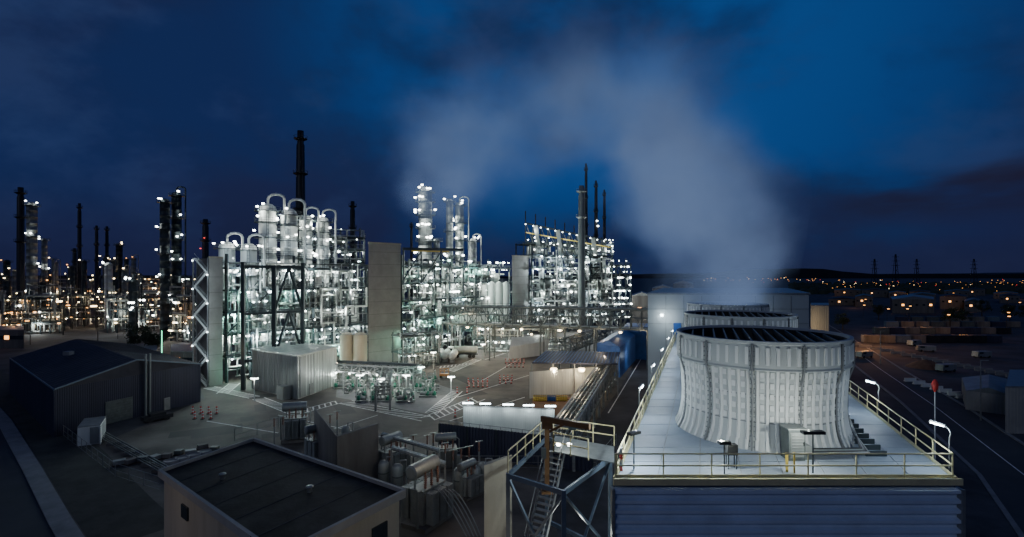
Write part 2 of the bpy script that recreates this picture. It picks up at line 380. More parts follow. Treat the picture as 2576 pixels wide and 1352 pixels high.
MB().tube((6.0,25.2,DZ),(6.0,25.2,DZ+1.7),.035,8).build('post',M['steel'],t);MB().box((6.0,25.2,DZ+1.78),(.7,.3,.12),.6).build('housing',M['dark'],t)
q=P(1840,25.3,DZ);t=top('equipment_box','small black box on legs behind the front railing','box',q)
MB().box((q.x,q.y,DZ+.95),(.5,.35,.5)).build('housing',M['black'],t)
for s_ in (-1,1):
    for r_ in (-1,1): MB().bar((q.x+s_*.2,q.y+r_*.14,DZ),(q.x+s_*.2,q.y+r_*.14,DZ+.7),.04).build('leg',M['steel'],t)
q=P(1985,24.7,DZ);t=top('rail_gate','yellow folding bracket gate inside the front handrail','gate',q)
MB().bar(q+Vector((-.1,0,.1)),q+Vector((.15,.5,.75)),.12,.25).build('arm',M['yellow'],t)
MB().bar(q+Vector((.25,0,0)),q+Vector((.25,0,1.0)),.06).build('post',M['yellow'],t)
t=top('pipe_tray','pair of pipes in a tray running along the deck right of the nearest fan stack','pipes',(22,33,DZ))
for k in range(4):
    MB().pipe([P(2025,26.3+k*.25,DZ+.35),P(2185-k*6,26.5+k*.2,DZ+.35),(22.6+k*.25,36,DZ+.35)],.07).build('pipe',M['dark'] if k%2 else M['alud'],t)
for k in range(9): yy=27+k; xx=19.2+(yy-27)*.38;MB().box((xx,yy,DZ+.14),(1.1,.08,.28)).build('support',M['steel'],t)
proto=thing('railing_lamp','','lamp',(0,0,0),None)
MB().pipe([(0,0,0),(0,0,1.7),(-.05,0,1.95),(.02,0,2.15),(.2,0,2.3)],.035,6).build('post',M['steelg'],proto)
hd=MB().bar((.15,0,2.3),(.75,0,2.4),.14,.09).build('lamp_head',M['steelg'],proto)
MB().bar((.2,0,2.245),(.72,0,2.335),.17,.05).build('lamp_tube',E['cool'],hd)
spots=[(DL(y)+Vector((.05,0,DZ)),y,'left') for y in (33,41,50,59,67)]+[(DR(y)+Vector((0,0,DZ)),y,'right') for y in (24.6,34.5,43.0)]
nm=['first','second','third','fourth','fifth']
for i,(l_,y,sd) in enumerate(spots):
    lab=f"curved railing lamp on the {sd} deck edge, {nm[i if i<5 else i-5]} from the front"
    o=proto if i==0 else copy_tree(proto)
    o.location=l_;o['label']=lab
    o.rotation_euler=(0,0,math.radians(60 if sd=='left' else 130))
    xx=.45 if sd=='left' else -.45
    light(l_+Vector((xx,.3,2.15)),230 if sd=='left' else 190,'cool',.06)
t=top('concrete_hall','pale concrete hall with flat roof closing the far end of the fan deck','building',(33,90,0))
a,b=20.6,45.0
wl=MB().prism([(a,77.6),(b,77.6),(b+14,110),(a+12,110)],0,21.2).build('wall',M['grp'],t)
MB().prism([(a-.15,77.45),(b+.15,77.45),(b+14.2,110.2),(a+11.8,110.2)],21.2,21.45).build('roof',M['steelg'],t)
for k in range(1,9): MB().box((a+(b-a)*k/9,77.58,10.5),(.06,.05,21)).build('wall_joint',M['alud'],wl)
for z in (16.8,19.0): MB().box(((a+b)/2,77.58,z),(b-a,.05,.06)).build('wall_joint',M['alud'],wl)
do=MB().box((25.0,77.5,DZ+1.25),(1.1,.12,2.3)).build('door',M['blue'],t);MB().box((25.35,77.4,DZ+1.2),(.06,.08,.25)).build('handle',M['steelg'],do)
MB().box((22.6,77.2,DZ+3.6),(.35,.35,.35)).build('wall_lamp',E['cool'],t)
light((23.5,75.8,DZ+3.2),240,'cool');light((37,76.2,DZ+3.0),110,'cool')
# ---------------------------------------------------------------- process columns etc
def column(px,yt,d,wpx,label,m='alu',plats=3,lamps=5,z0=0,goose=1,kind='white',group=None,name='process_column',lr_=.32):
    r=wpx/F*d/2;zt=ZZ(yt,d);q=P(px,d,z0);t=thing(name,label,'column',q,group);h=zt-z0
    prof=[(r,0),(r,h*.04)]
    if h>12:
        for k in range(1,int(h/3)): prof+=[(r,k*3),(r*1.04,k*3+.03),(r*1.04,k*3+.22),(r,k*3+.25)]
    prof=[p for p in prof if p[1]<h-r*.9]
    prof+=[(r,h-r*.8),(r*.85,h-r*.4),(r*.5,h-r*.12),(.02,h)]
    MB().lathe(q,prof,20).build('shell',M[m],t)
    for k in range(plats):
        zz=z0+h*(1-.9*(k+.25)/max(1,plats))
        if k==0: zz=zt-r*1.0
        pl=MB().lathe((q.x,q.y,zz),[(r*1.02,0),(r+1.1,0),(r+1.1,.12),(r*1.02,.12)],16,False).build('platform',M['steel'],t)
        mb=MB().lathe((q.x,q.y,zz),[(r+1.06,1.06),(r+1.12,1.1),(r+1.06,1.14)],16)
        mb.lathe((q.x,q.y,zz),[(r+1.07,.54),(r+1.11,.57),(r+1.07,.6)],16)
        for i in range(8):
            th=i*math.pi/4;mb.bar((q.x+(r+1.08)*math.cos(th),q.y+(r+1.08)*math.sin(th),zz),(q.x+(r+1.08)*math.cos(th),q.y+(r+1.08)*math.sin(th),zz+1.1),.06)
        mb.build('guard_rail',M['steelm'],pl)
    mb=MB()
    for s_ in (-.25,.25): mb.bar((q.x+s_+r*.5,q.y-r-.25,z0+1),(q.x+s_+r*.5,q.y-r-.25,zt-r),.07)
    for i in range(int((h-2)/.8)): mb.bar((q.x-.25+r*.5,q.y-r-.25,z0+1.2+i*.8),(q.x+.25+r*.5,q.y-r-.25,z0+1.2+i*.8),.05)
    mb.build('ladder',M['steel'],t)
    if goose:
        pr=max(.16,r*.16);R2=r*.8+.5;pts=[(q.x,q.y,zt-.3),(q.x,q.y,zt+R2*.5)]
        for i in range(1,7):
            th=math.pi*i/6;pts.append((q.x+goose*(R2-R2*math.cos(th))*.95,q.y,zt+R2*.5+R2*.55*math.sin(th)))
        pts.append((pts[-1][0],q.y,z0+h*.25));MB().pipe(pts,pr,8).build('overhead_pipe',M[m],t)
    for i in range(lamps):
        k=i%max(1,plats);zz=(zt-r if k==0 else z0+h*(1-.9*(k+.25)/max(1,plats)))+1.2
        th=-math.pi/2+R.uniform(-1.5,1.5);lamp(t,(q.x+(r+1.1)*math.cos(th),q.y+(r+1.1)*math.sin(th),zz+R.uniform(-.3,.9)),lr_,kind)
    return t
def stack(px,yt,d,wpx,label,m='dark',rings=3,z0=0,name='chimney',taper=.75,lamps=0,kind='white'):
    r=wpx/F*d/2;zt=ZZ(yt,d);q=P(px,d,z0);t=thing(name,label,'chimney',q);h=zt-z0
    MB().lathe(q,[(r,0),(r*taper,h*.93),(r*taper*.8,h*.94),(r*taper*.8,h),(r*taper*.5,h),(r*taper*.5,h-1)],16).build('shaft',M[m],t)
    for k in range(rings):
        zz=z0+h*(.96-.17*k);rr=r*(1-(1-taper)*(zz-z0)/h)
        pl=MB().lathe((q.x,q.y,zz),[(rr,-.5),(rr*1.6,0),(rr*1.65,.2),(rr,.2)],14,False).build('platform',M[m],t)
        mb=MB().lathe((q.x,q.y,zz),[(rr*1.62,1.1),(rr*1.68,1.15),(rr*1.62,1.2)],14)
        for i in range(8): th=i*math.pi/4;mb.bar((q.x+rr*1.64*math.cos(th),q.y+rr*1.64*math.sin(th),zz),(q.x+rr*1.64*math.cos(th),q.y+rr*1.64*math.sin(th),zz+1.15),.08)
        mb.build('guard_rail',M[m],pl)
    MB().bar((q.x+r*.9,q.y-r,z0),(q.x+r*taper*.8,q.y-r*taper,zt-1),.25).build('ladder',M[m],t)
    for i in range(lamps): lamp(t,(q.x+R.uniform(-r,r),q.y-r*1.3,z0+h*R.uniform(.3,.99)),.4,kind)
    return t
def frame(name,label,cat,A,B,dep,levels,nb,dn,m='steel',lamps=20,braces=6,kinds=('white',),lr_=.3,w=.5,group=None,light_e=0,nlight=0,pipes=0,mezz=False):
    A,B=Vector((A[0],A[1],0)),Vector((B[0],B[1],0));L=(B-A).length;u=(B-A)/L;v=Vector((-u.y,u.x,0))
    def pt(a,b,z): return A+u*a+v*b+Vector((0,0,z))
    t=thing(name,label,cat,A,group);zt=levels[-1];da,db=L/nb,dep/dn
    for i in range(nb+1):
        for j in range(dn+1):
            MB().bar(pt(i*da,j*db,0),pt(i*da,j*db,zt+(.5 if (i+j)%3 else 3.0)),w).build('post',M[m],t)
    for z in levels:
        a0=0 if R.random()<.6 else R.uniform(0,.2)*L;a1=L if R.random()<.6 else R.uniform(.8,1)*L
        gr=MB().prism([pt(a0-.4,-.8,z),pt(a1+.4,-.8,z),pt(a1+.4,dep,z),pt(a0-.4,dep,z)],z,z+.07).build('floor_grating',M['steel'],t)
        mb=MB()
        for j in range(dn+1): mb.bar(pt(-.4,j*db,z-.25),pt(L+.4,j*db,z-.25),w*.6,.45)
        for i in range(nb+1): mb.bar(pt(i*da,-.8,z-.25),pt(i*da,dep,z-.25),w*.6,.38)
        mb.build('floor_beams',M[m],gr)
        rail(MB(),[pt(a0-.4,dep,z),pt(a0-.4,-.8,z),pt(a1+.4,-.8,z),pt(a1+.4,dep,z)],1.1,.035,1.6).build('handrail',M['steelm'],gr)
    zs=[0]+list(levels)
    if mezz: # short access landings between the main floors, with ladders
        for k in range(len(levels)*4):
            l_=k%len(levels);z=(zs[l_]+zs[l_+1])/2+R.uniform(-.4,.4);a=R.uniform(0,L-6);ln=R.uniform(3,7)
            ld=MB().prism([pt(a,-.9,z),pt(a+ln,-.9,z),pt(a+ln,.8,z),pt(a,.8,z)],z,z+.12).build('landing',M['steelm'],t)
            rail(MB(),[pt(a,-.9,z),pt(a+ln,-.9,z)],1.1,.04,1.2).build('handrail',M['steelg'],ld)
            mb=MB()
            for s_ in (0,.45): mb.bar(pt(a+ln*.5+s_,-1.0,zs[l_]),pt(a+ln*.5+s_,-1.0,z+1),.06)
            zz=zs[l_]
            while zz<z+1: mb.bar(pt(a+ln*.5,-1.0,zz),pt(a+ln*.5+.45,-1.0,zz),.05);zz+=.5
            mb.build('ladder',M['steelg'],ld)
    for k in range(braces):
        i=R.randrange(nb);l_=R.randrange(len(zs)-1);z0,z1=zs[l_],zs[l_+1]
        a,b=(i*da,(i+1)*da) if R.random()<.5 else ((i+1)*da,i*da)
        MB().bar(pt(a,-.05,z0),pt(b,-.05,z1),w*.55).build('brace',M[m],t)
    for k in range(pipes):
        z=R.choice(levels)-R.uniform(.5,1.2);a=R.uniform(0,L*.7);b=R.uniform(-.9,2.5);a2=min(L,a+R.uniform(3,12));mb=MB()
        if R.random()<.55:
            e1=z+R.choice((-1,1))*R.uniform(1.5,4);mb.pipe([pt(a,b,max(.5,e1)),pt(a,b,z),pt(a2,b,z),pt(a2,b,max(.5,z-R.uniform(1,4)))],R.uniform(.06,.16),6)
        else:
            z1=max(.3,z-R.uniform(4,12));mb.pipe([pt(a,b,z1),pt(a,b,z+R.uniform(0,3)),pt(a+R.uniform(.5,1.5),b,z+2)],R.uniform(.06,.2),6)
            if R.random()<.5: mb.lathe(pt(a,b,(z+z1)/2),[(.2,-.8),(.45,-.7),(.45,.7),(.2,.8)],10)
        mb.build('pipe',M[R.choice(('alu','alud','steelm','white','steelg'))],t)
    for k in range(lamps):
        z=R.choice(levels);a=R.uniform(0,L);lamp(t,pt(a,R.choice((-.9,-.9,1.5)),z-.7 if R.random()<.55 else z+2.0),lr_*R.choice((.4,.55,.7,.9,1.3)),R.choice(kinds))
    for k in range(nlight):
        i=k%nb;l_=(k//nb+k)%len(levels);z=zs[l_]+(zs[l_+1]-zs[l_])*.75
        light(pt((i+.5+R.uniform(-.4,.4))*da,R.choice((-1.5,.6,1.6)),z),light_e*R.choice((.35,.6,1,2.0)),R.choice(kinds),.12)
    return dict(pt=pt,L=L,dep=dep,zt=zt,t=t,levels=levels)
def clutter(fr,n,label,group,z0,z1,ms=('alu','alu','alud','steelg','white','steelm'),rmin=.08,rmax=.28,bmax=3,child=False,bmin=-1.4):
    for i in range(n):
        a=R.uniform(0,fr['L']);b=R.uniform(bmin,bmax);z=R.uniform(z0,z1);pts=[fr['pt'](a,b,z)];ax=R.choice('az')
        for k in range(R.choice((2,3,4))):
            if ax=='a': a=min(fr['L'],max(0,a+R.choice((-1,1))*R.uniform(3,11)));ax='z'
            elif ax=='z':
                z=min(z1,max(z0,z+R.choice((-1,1))*R.uniform(3,10)));ax=R.choice('aab')
            else: b=R.uniform(bmin,bmax);ax=R.choice('az')
            pts.append(fr['pt'](a,b,z))
        r=R.uniform(rmin,rmax);mb=MB();mb.pipe(pts,r,7)
        for p,q in zip(pts[:-1],pts[1:]):
            if (q-p).length>3: mm=p.lerp(q,.5);dd=(q-p).normalized()*.12;mb.tube(mm-dd,mm+dd,r*1.5,8)
        m_=M[R.choice(ms)]
        if child: mb.build('pipe',m_,fr['t'])
        else: tag(mb.build('process_pipe',m_),label,'pipe',group)
def vessels(fr,n,label,group,ms=('alu','white','alud','alud','steelm'),bmax=3,rm=1.3):
    for i in range(n):
        li=R.randrange(len(fr['levels']));zb=([0]+list(fr['levels']))[li]+.1;zt=fr['levels'][li]
        q=fr['pt'](R.uniform(2,fr['L']-2),R.uniform(.8,bmax),zb);hh=(zt-zb)*R.uniform(.6,.85);r=R.uniform(.6,rm);t=thing('process_vessel',label,'vessel',q,group);m=M[R.choice(ms)]
        if R.random()<.6:
            MB().lathe(q,[(r*.8,0),(r*.8,.5),(r,.7),(r,hh-r*.5),(r*.6,hh-.1*r),(.02,hh)],16).build('shell',m,t)
            MB().tube(q+Vector((0,0,hh-.1)),q+Vector((0,0,hh+.5)),.15,8).build('nozzle',M['steelg'],t)
        else:
            u=(fr['pt'](1,0,0)-fr['pt'](0,0,0));c0=q+Vector((0,0,1.2+r))
            MB().tube(c0-u*2,c0+u*2,r,14).tube(c0+u*2,c0+u*2.5,r,14,r*.4).tube(c0-u*2.5,c0-u*2,r*.4,14,r).build('shell',m,t)
            for s_ in (-1.2,1.2): MB().box(c0+u*s_-Vector((0,0,r*.5+.6)),(.3,1.2,r+1.2)).build('saddle',M['steelg'],t)
def stair_tower(px0,px1,d0,d1,ztop,dep,label):
    a=P(px0,d0);b=P(px1,d1);u=(b-a).normalized();v=(a+b).normalized()
    t=thing('stair_tower',label,'tower',a)
    wl=MB().prism([a,b,b+v*dep,a+v*dep],0,ztop).build('wall',M['conc'],t)
    k=3.4
    while k<ztop-1: MB().bar(a-v*.02+Vector((0,0,k)),b-v*.02+Vector((0,0,k)),.05,.06).build('casting_joint',M['concd'],wl);k+=3.4
    q=[a-u*.15-v*.15,b+u*.15-v*.15,b+u*.15+v*(dep+.15),a-u*.15+v*(dep+.15)]
    MB().prism(q,ztop,ztop+.3).build('coping',M['conc2'],t)
    return t,a,b,u,v
t1,a,b,u,v=stair_tower(526,560,111,113,28,6,'left concrete stair tower with steel stairs beside the dark warehouse')
aa=P(486,112);bb=P(523,111)
for p in (aa,bb,aa+Vector((-2,4.5,0)),bb+Vector((-2,4.5,0))): MB().bar(p,p+Vector((0,0,28)),.25).build('stair_post',M['steelg'],t1)
for k in range(9):
    z0=k*3.1;l_,r_=(aa,bb) if k%2 else (bb,aa)
    mb=MB()
    for s_ in range(12):
        p=l_.lerp(r_,.1+.8*s_/12);mb.box((p.x,p.y+.6,z0+.25+s_*.26),(.34,1.2,.06))
    mb.bar(l_.lerp(r_,.08)+Vector((0,0,z0)),l_.lerp(r_,.92)+Vector((0,0,z0+3.1)),.12,.4)
    fl=mb.build('stair_flight',M['white'],t1)
    MB().bar(l_.lerp(r_,.08)+Vector((0,0,z0+1)),l_.lerp(r_,.92)+Vector((0,0,z0+4.1)),.08).build('handrail',M['alu'],fl)
    lamp(t1,(r_.x,r_.y-.3,z0+2.6),.16,'cool')
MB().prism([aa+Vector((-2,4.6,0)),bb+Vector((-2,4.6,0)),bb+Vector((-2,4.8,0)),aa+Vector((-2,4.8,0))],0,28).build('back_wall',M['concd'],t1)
for z in (6,12,18,24): light(P(503,108,z),260,'cool')
t2,*_=stair_tower(927,1008,138,145,ZZ(613,140),6,'tall blank concrete stair tower at the centre of the plant')
t3,*_=stair_tower(1288,1330,208,212,ZZ(645,210),7,'farther concrete stair tower right of the white silos')
light(P(965,124,5),700,'warm');light(P(975,122,22),500,'white');light(P(1305,196,20),800,'white');light(P(548,104,8),240,'warm')
# FRAMES
WK=('white','white','white','cool','cool','teal')
fa=frame('steel_structure','large multi-storey steel process frame between left and centre concrete towers','process frame',P(570,115),P(922,142),14,[6,11,16,21,26],7,2,'steel',98,12,WK,.30,light_e=760,nlight=42,pipes=40,mezz=True)
clutter(fa,100,'silver pipe run threading through the big left process frame','pipes of the left process frame',1,27)
clutter(fa,58,'','',1,26,rmin=.15,rmax=.45,bmin=3,bmax=12,child=True)
vessels(fa,34,'silver vessel standing inside the big left process frame','vessels of the left process frame',bmax=9,rm=1.6)
t=thing('brace_portal','dark blue-grey portal of heavy diagonal steel braces in front of the left frame','steel portal',P(690,112))
qa,qb,qc=P(612,108),P(690,112),P(762,117)
for p,zt in ((qa,27),(qb,26),(qc,27)): MB().bar(p,p+Vector((0,0,zt)),.7).build('post',M['steel'],t)
for z0,z1 in ((6,16),(16,26)):
    m_=qb.lerp(qc,.5)
    MB().bar(qb+Vector((0,0,z0)),m_+Vector((0,0,z1)),.45).build('brace',M['steel'],t);MB().bar(qc+Vector((0,0,z0)),m_+Vector((0,0,z1)),.45).build('brace',M['steel'],t)
for z in (6,16,26): MB().bar(qa+Vector((0,0,z)),qc+Vector((0,0,z)),.45,.6).build('beam',M['steel'],t)
fa2=frame('upper_platform','upper steel platform stacked above the left frame under the white columns','platform',P(690,134),P(915,146),8,[28,31.5,35],5,2,'steel',40,5,('white','cool','white'),.28,.35,light_e=420,nlight=12,pipes=30)
clutter(fa2,26,'silver pipe on the upper platform below the white columns','pipes of the upper platform',27,37)
vessels(fa2,8,'silver vessel on the upper platform below the white columns','vessels of the upper platform',bmax=6)
for px,yt,w_,dd,sd in ((674,512,42,129,1),(727,524,40,131,1),(769,540,31,136,1),(812,545,31,139,1)):
    i=[674,727,769,812].index(px)
    column(px,yt,dd,w_,['first','second','third','fourth'][i]+' of the four white capped columns above the left frame, counted from left','white',6,12,16,sd,'white',None,'white_column',lr_=.34)
    light(P(px-24,dd-3,ZZ(yt,dd)-2.2),330,'white',.1);light(P(px+14,dd-4,ZZ(yt,dd)-9),260,'cool',.1);light(P(px-16,dd-4,ZZ(yt,dd)-16),260,'cool',.1)
for i,(px,yt) in enumerate(((571,608),(626,612))):
    column(px,yt,120,38,['left','right'][i]+' one of the two short white capped vessels at the left end of the frame','white',2,7,18,1,'white',None,'white_column',lr_=.3)
    light(P(px-16,115,ZZ(yt,120)-1.5),330,'cool')
fb=frame('steel_structure','middle steel process frame right of the tall blank concrete tower','process frame',P(1010,146),P(1282,195),14,[6,11.5,17,22,27],8,2,'steel',95,10,('white','white','white','cool','teal'),.36,light_e=1000,nlight=38,pipes=40,mezz=True)
clutter(fb,90,'silver pipe run threading through the middle process frame','pipes of the middle process frame',1,29,rmax=.35)
clutter(fb,55,'','',1,28,rmin=.2,rmax=.5,bmin=3,bmax=12,child=True)
vessels(fb,30,'silver vessel standing inside the middle process frame','vessels of the middle process frame',bmax=9,rm=1.8)
t=thing('gantry_beam','yellow and dark crane gantry beam on top of the middle frame','gantry',P(1080,146,31))
MB().bar(P(1012,143,31.6),P(1165,152,31.8),.5,.7).build('beam',M['steel'],t)
MB().bar(P(1035,142,31),P(1130,147,31),.3,.4).build('yellow_beam',M['yellow'],t)
for px in (1015,1060,1110): MB().bar(P(px,144,22),P(px,144,31.4),.4).build('post',M['steel'],t)
MB().bar(P(1060,144,31),P(1010,144,22),.35).build('brace',M['steel'],t);MB().bar(P(1060,144,22),P(1110,144,31),.35).build('brace',M['steel'],t)
fc=frame('heater_frame','far right steel heater frame crowded with white lamps','process frame',P(1338,212),P(1540,228),16,[8,13,18,23,28,33,38],7,2,'steel',98,14,('white','white','cool'),.42,.55,light_e=1300,nlight=42,pipes=40,mezz=True)
clutter(fc,80,'silver pipe run on the far right heater frame','pipes of the heater frame',2,38,rmin=.12,rmax=.4)
clutter(fc,50,'','',1,37,rmin=.25,rmax=.6,bmin=3,bmax=14,child=True)
vessels(fc,20,'silver vessel inside the far right heater frame','vessels of the heater frame',bmax=8,rm=2)
t=thing('duct_canopy','sloping truss of steep white ducts and stub vents crowning the heater frame','ducts',P(1320,212,38))
A_,B_=P(1322,210,ZZ(562,210)),P(1535,226,ZZ(608,226));A2,B2=P(1322,210,38),P(1535,226,34)
MB().bar(A_,B_,.6).build('top_chord',M['steel'],t);MB().bar(A2,B2,.6).build('bottom_chord',M['steel'],t)
MB().bar(A_.lerp(A2,.5)+Vector((0,-.5,0)),B_.lerp(B2,.5)+Vector((0,-.5,0)),.4).build('middle_chord',M['yellow'],t)
for k in range(13):
    f_=k/12;p=A_.lerp(B_,f_);q=A2.lerp(B2,f_);MB().bar(q,p,.4).build('post',M['steel'],t)
    if k in (1,4,7,9): MB().bar(p+Vector((1,-1,-.3)),A2.lerp(B2,f_+.03)+Vector((1,-1,-1)),1.6,.9).build('duct',M['alu'],t)
    elif k<12: MB().bar(p+Vector((0,-.4,0)),A2.lerp(B2,f_+.083)+Vector((0,-.4,0)),.25).build('diagonal',M['steelm'],t)
    lamp(t,p+Vector((0,-.8,-.5)),.22,'white');lamp(t,q+Vector((1,-1.2,.8)),.28,'white')
for k in range(6): p=A_.lerp(B_,k/9);MB().tube(p,p+Vector((0,0,5-.3*k)),.22,8).build('vent',M['dark'],t)
for k in range(5): light(A_.lerp(B_,k/5+.1)+Vector((0,-4,-2.5)),500,'white')
fd=frame('lamp_rack','low steel rack of regularly spaced lamps right of the heater stacks','process frame',P(1537,232),P(1586,236),8,[6,12,18,24,29],4,1,'steel',60,4,('white',),.38,.45,light_e=800,nlight=8,pipes=16)
stack(1463,468,205,17,'wide pale grey chimney in front of the heater frame','alud',2,0,taper=.95)
stack(1474,412,235,10,'tallest slender dark chimney rising into the steam behind the heater','dark',3,0,taper=.6)
stack(1499,455,238,11,'middle slender dark chimney behind the heater','dark',3,0,taper=.6,lamps=3)
stack(1520,478,241,9,'rightmost slender dark chimney behind the heater','dark',3,0,taper=.6,lamps=3)
stack(756,330,205,31,'very tall black chimney with ring platforms behind the white columns','dark',4,0,taper=.62)
stack(887,507,235,14,'short dark chimney right of the left process frame','dark',2,0,taper=.85)
stack(1035,560,200,8,'thin dark pole chimney left of the big lit column','dark',1,0)
stack(517,552,265,15,'dark square-topped chimney with red lamps left of the frame','dark',2,0,taper=.95,lamps=2,kind='red')
column(1070,468,172,34,'big lit column with stacked platforms vanishing into steam','alud',9,32,10,0,'white',None,lr_=.48)
column(1131,500,195,18,'left one of the two pale slim columns beside the big lit column','alud',4,8,8,0,'white',None,lr_=.48)
column(1156,508,198,22,'right one of the two pale slim columns beside the big lit column','alu',6,12,8,1,'white',None,lr_=.48)
column(1190,600,190,18,'short white column with gooseneck above the middle frame','white',2,6,10,1)
column(1098,600,176,16,'short pale column between the big lit column and the slim pair','alu',3,6,10,0,lr_=.4)
for p,e in ((P(1045,166,50),1400),(P(1085,165,40),1100),(P(1055,166,31),1100),(P(1080,166,24),1000),(P(1120,188,46),1000),(P(1170,190,40),1100),(P(1140,188,32),1100),(P(1050,166,57),1300)): light(p,e,'white')
for i in range(4):
    px=1218+i*18.5;q=P(px,182,10);t=thing('white_silo','white cylindrical silo in a row behind the pipe bridge','silo',q,'row of white silos')
    MB().lathe(q,[(1.15,0),(1.25,.5),(1.25,11),(.9,11.7),(.02,12.2)],16).build('shell',M['white'],t)
    for s_ in (-1,1): MB().bar(q+Vector((s_*.9,-.4,-10)),q+Vector((s_*.9,-.4,0)),.25).build('leg',M['steelg'],t)
light(P(1245,172,20),800,'white')
def truss(name,label,cat,A,B,z0,z1,wd,n,m,pipes,legs=()):
    A,B=Vector((A[0],A[1],0)),Vector((B[0],B[1],0));u=(B-A).normalized();v=Vector((-u.y,u.x,0));L=(B-A).length;t=thing(name,label,cat,A)
    for s_ in (0,wd):
        for z in (z0,z1): MB().bar(A+v*s_+Vector((0,0,z)),B+v*s_+Vector((0,0,z)),.3).build('chord',M[m],t)
        mb=MB()
        for i in range(n+1):
            p=A+u*L*i/n+v*s_;mb.bar(p+Vector((0,0,z0)),p+Vector((0,0,z1)),.2)
            if i<n:
                q=A+u*L*(i+1)/n+v*s_
                a_,b_=(z0,z1) if i%2 else (z1,z0);mb.bar(p+Vector((0,0,a_)),q+Vector((0,0,b_)),.18)
        mb.build('lattice',M[m],t)
    for i in range(n+1):
        mb=MB();p=A+u*L*i/n
        mb.bar(p+v*wd*.5+up*z0,p+v*wd*.5+up*z1,.12)
        for z in (z0,(z0+z1)/2,z1): mb.bar(p+Vector((0,0,z)),p+v*wd+Vector((0,0,z)),.2)
        mb.build('cross_beam',M[m],t)
    for k in range(pipes):
        zz=(z0+.4,(z0+z1)/2+.35,z1+.35)[k%3];s_=wd*(k//3+.5)/(pipes/3+.5)
        MB().tube(A+v*s_+Vector((0,0,zz)),B+v*s_+Vector((0,0,zz)),R.choice((.10,.16,.24)),8).build('pipe',M[R.choice(('alu','alud','steelm'))],t)
    for f_ in legs:
        for s_ in (0,wd):
            p=A+u*L*f_+v*s_;MB().bar(p,p+Vector((0,0,z0)),.35).build('leg',M[m],t)
    return t,A,u,v,L
t,A,u,v,L=truss('pipe_bridge','long horizontal lattice pipe bridge spanning to the concrete hall','pipe bridge',P(1112,150),P(1640,132),10.0,15.0,4,22,'steelm',12,(0,.25,.5,.75,.98))
rail(MB(),[A+up*15.2,A+u*L+up*15.2],1.0,.05,2.5).build('handrail',M['steelm'],t)
for k in range(11):
    f_=(k+.5)/11;p=A+u*L*f_+Vector((0,-.6,9.3))
    if k in (1,4,6,7,9): lamp(t,p,.42,'warm')
    if k%2==0: light(p+Vector((0,-1,-.4)),380,'warm')
for k in range(6): light(A+u*L*(k+.5)/6+Vector((0,-6,17)),90,'white')
t,A,u,v,L=truss('pipe_rack','long low galvanised pipe rack running along the roadside','pipe rack',(7.6,63),(23.8,117),3.0,5.4,2.8,24,'steelg',12,tuple(i/9 for i in range(10)))
for k in range(5): light(A+u*L*(k+.5)/5+Vector((-2,0,6.5)),160,'warm')
t,A,u,v,L=truss('pipe_rack','second pipe rack angling away behind the blue containers','pipe rack',P(1435,128),P(1545,165),5,8,3,9,'steelm',6,(0,.3,.6,.95))
t,A,u,v,L=truss('pipe_rack','low pipe rack of the pump area right of the aluminium shed','pipe rack',P(830,112),P(1040,107),3.2,4.8,3.5,11,'steelg',10,tuple(i/6 for i in range(7)))
for k in range(6): p=A+u*L*(k+.5)/6+Vector((0,-.4,3.0));lamp(t,p,.2,'white');light(p+Vector((0,-.6,-.3)),240,'white')
t,A,u,v,L=truss('pipe_rack','short pipe rack reaching toward the camera over the pump area','pipe rack',P(955,106),P(945,91),3.0,4.4,2.5,6,'steelg',6,(0,.5,1))
t=thing('aluminium_shed','cube-shaped aluminium clad shed in front of the left frame','shed',(-46,105,0))
c0,c1,c2,c3=Vector((-41.6,99.5,0)),Vector((-38.4,112,0)),Vector((-52.4,121,0)),Vector((-55.4,109,0))
corr(MB(),c0,c1,.2,8.3,.9,.12).build('right_wall',M['alu'],t);corr(MB(),c3,c0,.2,8.3,.9,.12).build('left_wall',M['alud'],t)  # same cladding; the left face's shade is put in by a darker colour
MB().prism([c1,c2,c3,c0][::-1],0,.25).build('plinth',M['conc'],t)
MB().prism([c0+Vector((.3,.4,0)),c1+Vector((-.3,0,0)),c2,c3+Vector((.4,.1,0))],.25,8.2).build('core',M['alud'],t)
mb=MB().prism([c0+Vector((0,-.4,0)),c1+Vector((.4,0,0)),c2,c3+Vector((-.4,0,0))],8.3,8.55)
for k in range(14):
    f_=(k+.5)/14;mb.bar(c0.lerp(c3,f_)+Vector((0,0,8.6)),c1.lerp(c2,f_)+Vector((0,0,8.6)),.08,.12)
rf=mb.build('roof',M['alu'],t);MB().box((-49,115,8.95),(1.2,1.0,.7)).build('roof_unit',M['alud'],rf)
MB().box(c0.lerp(c3,.18)+Vector((-.5,-1.2,1.3)),(2.2,1.6,2.6),-.6).build('intake_box',M['alud'],t)
MB().box(c0.lerp(c1,.3)+Vector((.15,0,1.3)),(.12,1.2,2.2),-.2).build('door',M['steelg'],t)
light((-35.5,104,5),260,'white');light((-52,101,7),30,'cool');light((-47,112,14),180,'white')
pp=thing('pump_skid','small pump skid with motor and upright pipe loop on the lit slab','pump',(0,0,0),'pump skids on the lit yard slab')
MB().box((0,0,.2),(2.2,1.0,.3)).build('base_frame',M['steelg'],pp);MB().tube((-.9,0,.75),(.1,0,.75),.32,12).build('motor',M['alud'],pp)
MB().lathe((.55,0,.35),[(.1,0),(.42,.1),(.45,.5),(.3,.85),(.02,.95)],12).build('pump_casing',M['green'],pp)
MB().pipe([(.55,0,1.1),(.55,0,2.3),(.55,1.2,2.3),(.55,1.2,.2)],.1).build('pipe',M['alu'],pp)
